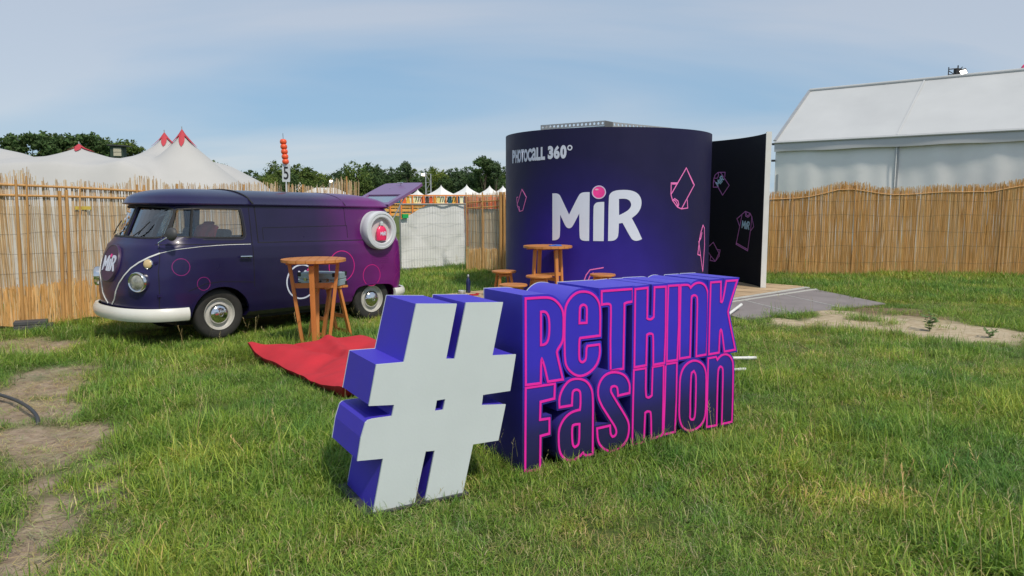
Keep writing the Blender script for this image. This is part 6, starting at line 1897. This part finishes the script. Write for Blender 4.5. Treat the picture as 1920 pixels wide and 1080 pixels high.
for k in range(26):
    a = rr_.uniform(0, 6.28); x, y = rr_.uniform(-.16, .16), rr_.uniform(-.16, .16); l = rr_.uniform(.05, .16); c = tuple(v * rr_.uniform(.8, 1.15) for v in rr_.choice(STRAW))
    z = rr_.uniform(.004, .02); px, py = -math.sin(a), math.cos(a); w = rr_.uniform(.0009, .0017); cu = rr_.uniform(-.03, .03)
    v = []
    for t in (0, .5, 1):
        cx_, cy_ = x + math.cos(a) * l * t + px * cu * 4 * t * (1 - t), y + math.sin(a) * l * t + py * cu * 4 * t * (1 - t)
        v += [(cx_ - px * w, cy_ - py * w, z + .012 * t), (cx_ + px * w, cy_ + py * w, z + .012 * t)]
    mb.add(v, [(0, 1, 3, 2), (2, 3, 5, 4)], c)
me = mb.mesh('grass_tuft_10'); me.materials.append(M_grass); o = bpy.data.objects.new('grass_tuft_10', me); gcol.objects.link(o)
# where it grows
def local(P, root, yaw):
    c, s_ = math.cos(-yaw), math.sin(-yaw); dx, dy = P[:, 0] - root.x, P[:, 1] - root.y
    return dx * c - dy * s_, dx * s_ + dy * c
def allowed(P):
    ok = np.ones(len(P), bool)
    def rect(root, yaw, x0, x1, y0, y1):
        u, v = local(P, root, yaw); return (u > x0) & (u < x1) & (v > y0) & (v < y1)
    ok &= ~rect(sg0, sign_yaw, -.03, 2.02, 0.012, SIGN_DEPTH)
    ok &= ~rect(hs0, math.atan2(hdir.y, hdir.x), -.10, (hs1 - hs0).length + .06, -0.06, HD + .05)
    # cushion
    u0 = (Q[0] + Q[1] + Q[2] + Q[3]) / 4
    inside = np.ones(len(P), bool)
    for k in range(4):
        a, b = Q[k], Q[(k + 1) % 4]
        inside &= ((b.x - a.x) * (P[:, 1] - a.y) - (b.y - a.y) * (P[:, 0] - a.x)) > -0.02
    ok &= ~inside
    # deck and ramp
    def quad(pts):
        ins = np.ones(len(P), bool)
        for k in range(4):
            a, b = pts[k], pts[(k + 1) % 4]
            ins &= ((b[0] - a[0]) * (P[:, 1] - a[1]) - (b[1] - a[1]) * (P[:, 0] - a[0])) > -0.03
        return ins
    Bc = L_c + R_c - F_c
    ok &= ~quad([L_c, F_c, R_c, Bc])
    ok &= (P[:, 0] - BC.x) ** 2 + (P[:, 1] - BC.y) ** 2 > 2.1 ** 2
    ok &= ~quad([t0, r0, r1, t1])
    # under the van grass is thin
    van_in = rect(VO, math.atan2(vfw.y, vfw.x), -2.5, 1.0, -.7, .62)
    ok &= ~(van_in & (rng.random(len(P)) < 0.75))
    for wx in (0, -WB):
        ok &= ~rect(VO, math.atan2(vfw.y, vfw.x), wx - .10, wx + .10, .55, .78)
    ok &= ~((P[:, 0] - gb.x) ** 2 + (P[:, 1] - gb.y) ** 2 < 0.06)
    return ok
pts = []; idx = []; scl = []
def scatter(y0, y1, dens, far):
    # trapezoid a bit wider than the view
    n = int(dens * 0.5 * (y1 - y0) * (2 * (0.86 * y0 + 1.2) + 2 * (0.86 * y1 + 1.2)))
    y = np.sqrt(rng.random(n) * (y1 ** 2 - y0 ** 2) + y0 ** 2); x = (rng.random(n) * 2 - 1) * (0.86 * y + 1.2)
    P = np.stack([x, y], 1)
    d, s_, b = masks(x, y)
    keep = rng.random(n) > np.clip(d * 1.15, 0, .97)
    keep &= rng.random(n) > np.clip(s_ * 1.2, 0, .985)
    keep &= rng.random(n) > np.clip(b * 1.1, 0, .9)
    keep &= allowed(P)
    P = P[keep]; d = d[keep]; m = len(P)
    f = vnoise(P[:, 0], P[:, 1], 0.8, 41, 3); f2 = vnoise(P[:, 0], P[:, 1], 0.55, 57, 3)
    i = rng.integers(0, 5, m)
    u = rng.random(m)
    i[(f > 0.56) & (u < 0.5)] = rng.integers(5, 7, ((f > 0.56) & (u < 0.5)).sum())
    i[(f2 > 0.56) & (rng.random(m) < 0.5)] = 7
    i[(d > .15) & (rng.random(m) < .6)] = 7
    if far: i[rng.random(m) < 0.75] = 9
    i[rng.random(m) < 0.03] = 8
    g_ = vnoise(P[:, 0], P[:, 1], 1.9, 63, 3)
    sc_ = (0.60 + 0.85 * np.clip((f - .25) * 1.7, 0, 1) * (0.5 + g_) + 0.3 * rng.random(m)) * (1 - 0.35 * np.clip(d * 2, 0, 1))
    pts.append(P); idx.append(i); scl.append(sc_)
scatter(1.6, 4.2, 160, False); scatter(4.2, 7.5, 130, False); scatter(7.5, 13, 80, False); scatter(13, 22, 55, True)
# longer fringe along the foot of signs, fence and deck
def fringe(a, b, n, out, k):
    a = Vector((a[0], a[1])); b = Vector((b[0], b[1])); d = (b - a).normalized(); nn_ = Vector((d.y, -d.x))
    t = rng.random(n); o_ = -np.abs(rng.normal(0, out, n)) * -1
    P = np.stack([a.x + (b.x - a.x) * t + nn_.x * o_, a.y + (b.y - a.y) * t + nn_.y * o_], 1)
    pts.append(P); idx.append(rng.choice([5, 6, 6, 5, 8, 8, 3, 7], n)); scl.append((0.7 + .6 * rng.random(n)) * k)
fringe(sg0 + snorm * .02, sg1 + snorm * .02, 30, .05, 0.6)
fringe(sg0 - sdirv * .06, sg0 - sdirv * .06 - snorm * .45, 14, .04, .8)
fringe(FP + FD * -2.5 + FN * .07, FP + FD * 5.2 + FN * .07, 90, .10, .85)
fringe((4.6, 17.55), (14.0, 17.1), 170, .14, 1.2)
fringe((tp0.x, tp0.y), (tp1.x, tp1.y), 40, .15, 1.1); fringe(f2a, f2b, 40, .15, 1.2)
fringe((L_c.x, L_c.y), (F_c.x, F_c.y), 50, .1, .9)
for px, py, n in ((1622, 602, 9), (1605, 598, 4), (1650, 606, 4)):      # tufts left standing in the sand
    c = G(px, py); pts.append(np.stack([c.x + rng.normal(0, .12, n), c.y + rng.normal(0, .12, n)], 1)); idx.append(rng.choice([5, 6, 8], n)); scl.append(0.9 + .5 * rng.random(n))
# straw litter on bare earth
n = 5200
y = np.sqrt(rng.random(n) * (11 ** 2 - 1.8 ** 2) + 1.8 ** 2); x = (rng.random(n) * 2 - 1) * (0.86 * y + 1.0)
d, s_, b = masks(x, y); kp = (rng.random(n) < np.clip(d * 0.8 + b * .8 + .004, 0, 1)) & allowed(np.stack([x, y], 1))
pts.append(np.stack([x[kp], y[kp]], 1)); idx.append(np.full(kp.sum(), 10)); scl.append(0.7 + .5 * rng.random(kp.sum()))
P = np.concatenate(pts); idx = np.concatenate(idx).astype(np.int32); scl = np.concatenate(scl)
# ground height under each tuft
def gz(x, y):
    i = np.clip(np.searchsorted(gy, y) - 1, 0, len(gy) - 2); j = np.clip(np.searchsorted(gx, x) - 1, 0, len(gx) - 2)
    return ZZ[i, j]
Z = gz(P[:, 0], P[:, 1])
pm = bpy.data.meshes.new('grass')
pm.from_pydata(np.concatenate([P, Z[:, None]], 1).tolist(), [], [])
pm.attributes.new('pick', 'INT', 'POINT').data.foreach_set('value', idx)
pm.attributes.new('size', 'FLOAT', 'POINT').data.foreach_set('value', scl.astype(np.float32))
rot = np.stack([rng.normal(0, .10, len(P)), rng.normal(0, .10, len(P)), rng.random(len(P)) * 6.283], 1).astype(np.float32)
pm.attributes.new('turn', 'FLOAT_VECTOR', 'POINT').data.foreach_set('vector', rot.ravel())
go = bpy.data.objects.new('grass', pm); COL.objects.link(go); pm.materials.append(M_grass)
tag(go, 'uneven green meadow grass with straw coloured stalks covering the field', None, None, 'stuff')
ng = bpy.data.node_groups.new('grass_instances', 'GeometryNodeTree')
ng.interface.new_socket('Geometry', in_out='INPUT', socket_type='NodeSocketGeometry')
ng.interface.new_socket('Geometry', in_out='OUTPUT', socket_type='NodeSocketGeometry')
N = ng.nodes; Lk = ng.links.new
gi = N.new('NodeGroupInput'); gout = N.new('NodeGroupOutput')
iop = N.new('GeometryNodeInstanceOnPoints'); ci = N.new('GeometryNodeCollectionInfo')
ci.inputs['Collection'].default_value = gcol; ci.inputs['Separate Children'].default_value = True; ci.inputs['Reset Children'].default_value = True
iop.inputs['Pick Instance'].default_value = True
def na(nm, ty):
    q = N.new('GeometryNodeInputNamedAttribute'); q.data_type = ty; q.inputs['Name'].default_value = nm
    return q.outputs['Attribute']
Lk(gi.outputs[0], iop.inputs['Points']); Lk(ci.outputs[0], iop.inputs['Instance']); Lk(na('pick', 'INT'), iop.inputs['Instance Index'])
Lk(na('turn', 'FLOAT_VECTOR'), iop.inputs['Rotation']); Lk(na('size', 'FLOAT'), iop.inputs['Scale']); Lk(iop.outputs[0], gout.inputs[0])
gm_ = go.modifiers.new('instances', 'NODES'); gm_.node_group = ng
print('tufts', len(P))

# weeds in the sand
M_weed = mat('weed_leaf', (0.13, 0.22, 0.06), 0.6, 0.2, 6, transl=0.2)
def weed(px, py, h, lab, seed):
    p = G(px, py); rr_ = random.Random(seed)
    e = empty('weed', p, rr_.uniform(0, 6), lab, 'plant')
    for k in range(6):
        a = k * 1.05 + rr_.uniform(-.3, .3); x, y = .03 * math.cos(a), .03 * math.sin(a); top = Vector((x * 2.6, y * 2.6, h * rr_.uniform(.5, 1)))
        st = MB().tube([(0, 0, 0), (x, y, h * .4), top], 0.0022, 5).build('stem', M_weed, e)
        for j in range(8):
            t = .15 + .12 * j; c = Vector((x, y, h * .4)).lerp(top, (t - .4) / .6) if t > .4 else Vector((x, y, h * .4)) * (t / .4)
            b = rr_.uniform(0, 6.28); d = Vector((math.cos(b), math.sin(b), rr_.uniform(0, .5))); s_ = Vector((-math.sin(b), math.cos(b), 0)); l = rr_.uniform(.06, .11) * h / .34
            MB().add([c, c + d * l * .5 + s_ * l * .42, c + d * l, c + d * l * .5 - s_ * l * .42, c + d * l * .5 + Vector((0, 0, .012))], [(0, 1, 4), (1, 2, 4), (2, 3, 4), (3, 0, 4)]).build('leaf', M_weed, st)
weed(1743, 622, 0.28, 'leafy green weed growing at the edge of the sand strip', 1)
weed(1856, 634, 0.16, 'small leafy weed at the far end of the sand strip', 2)
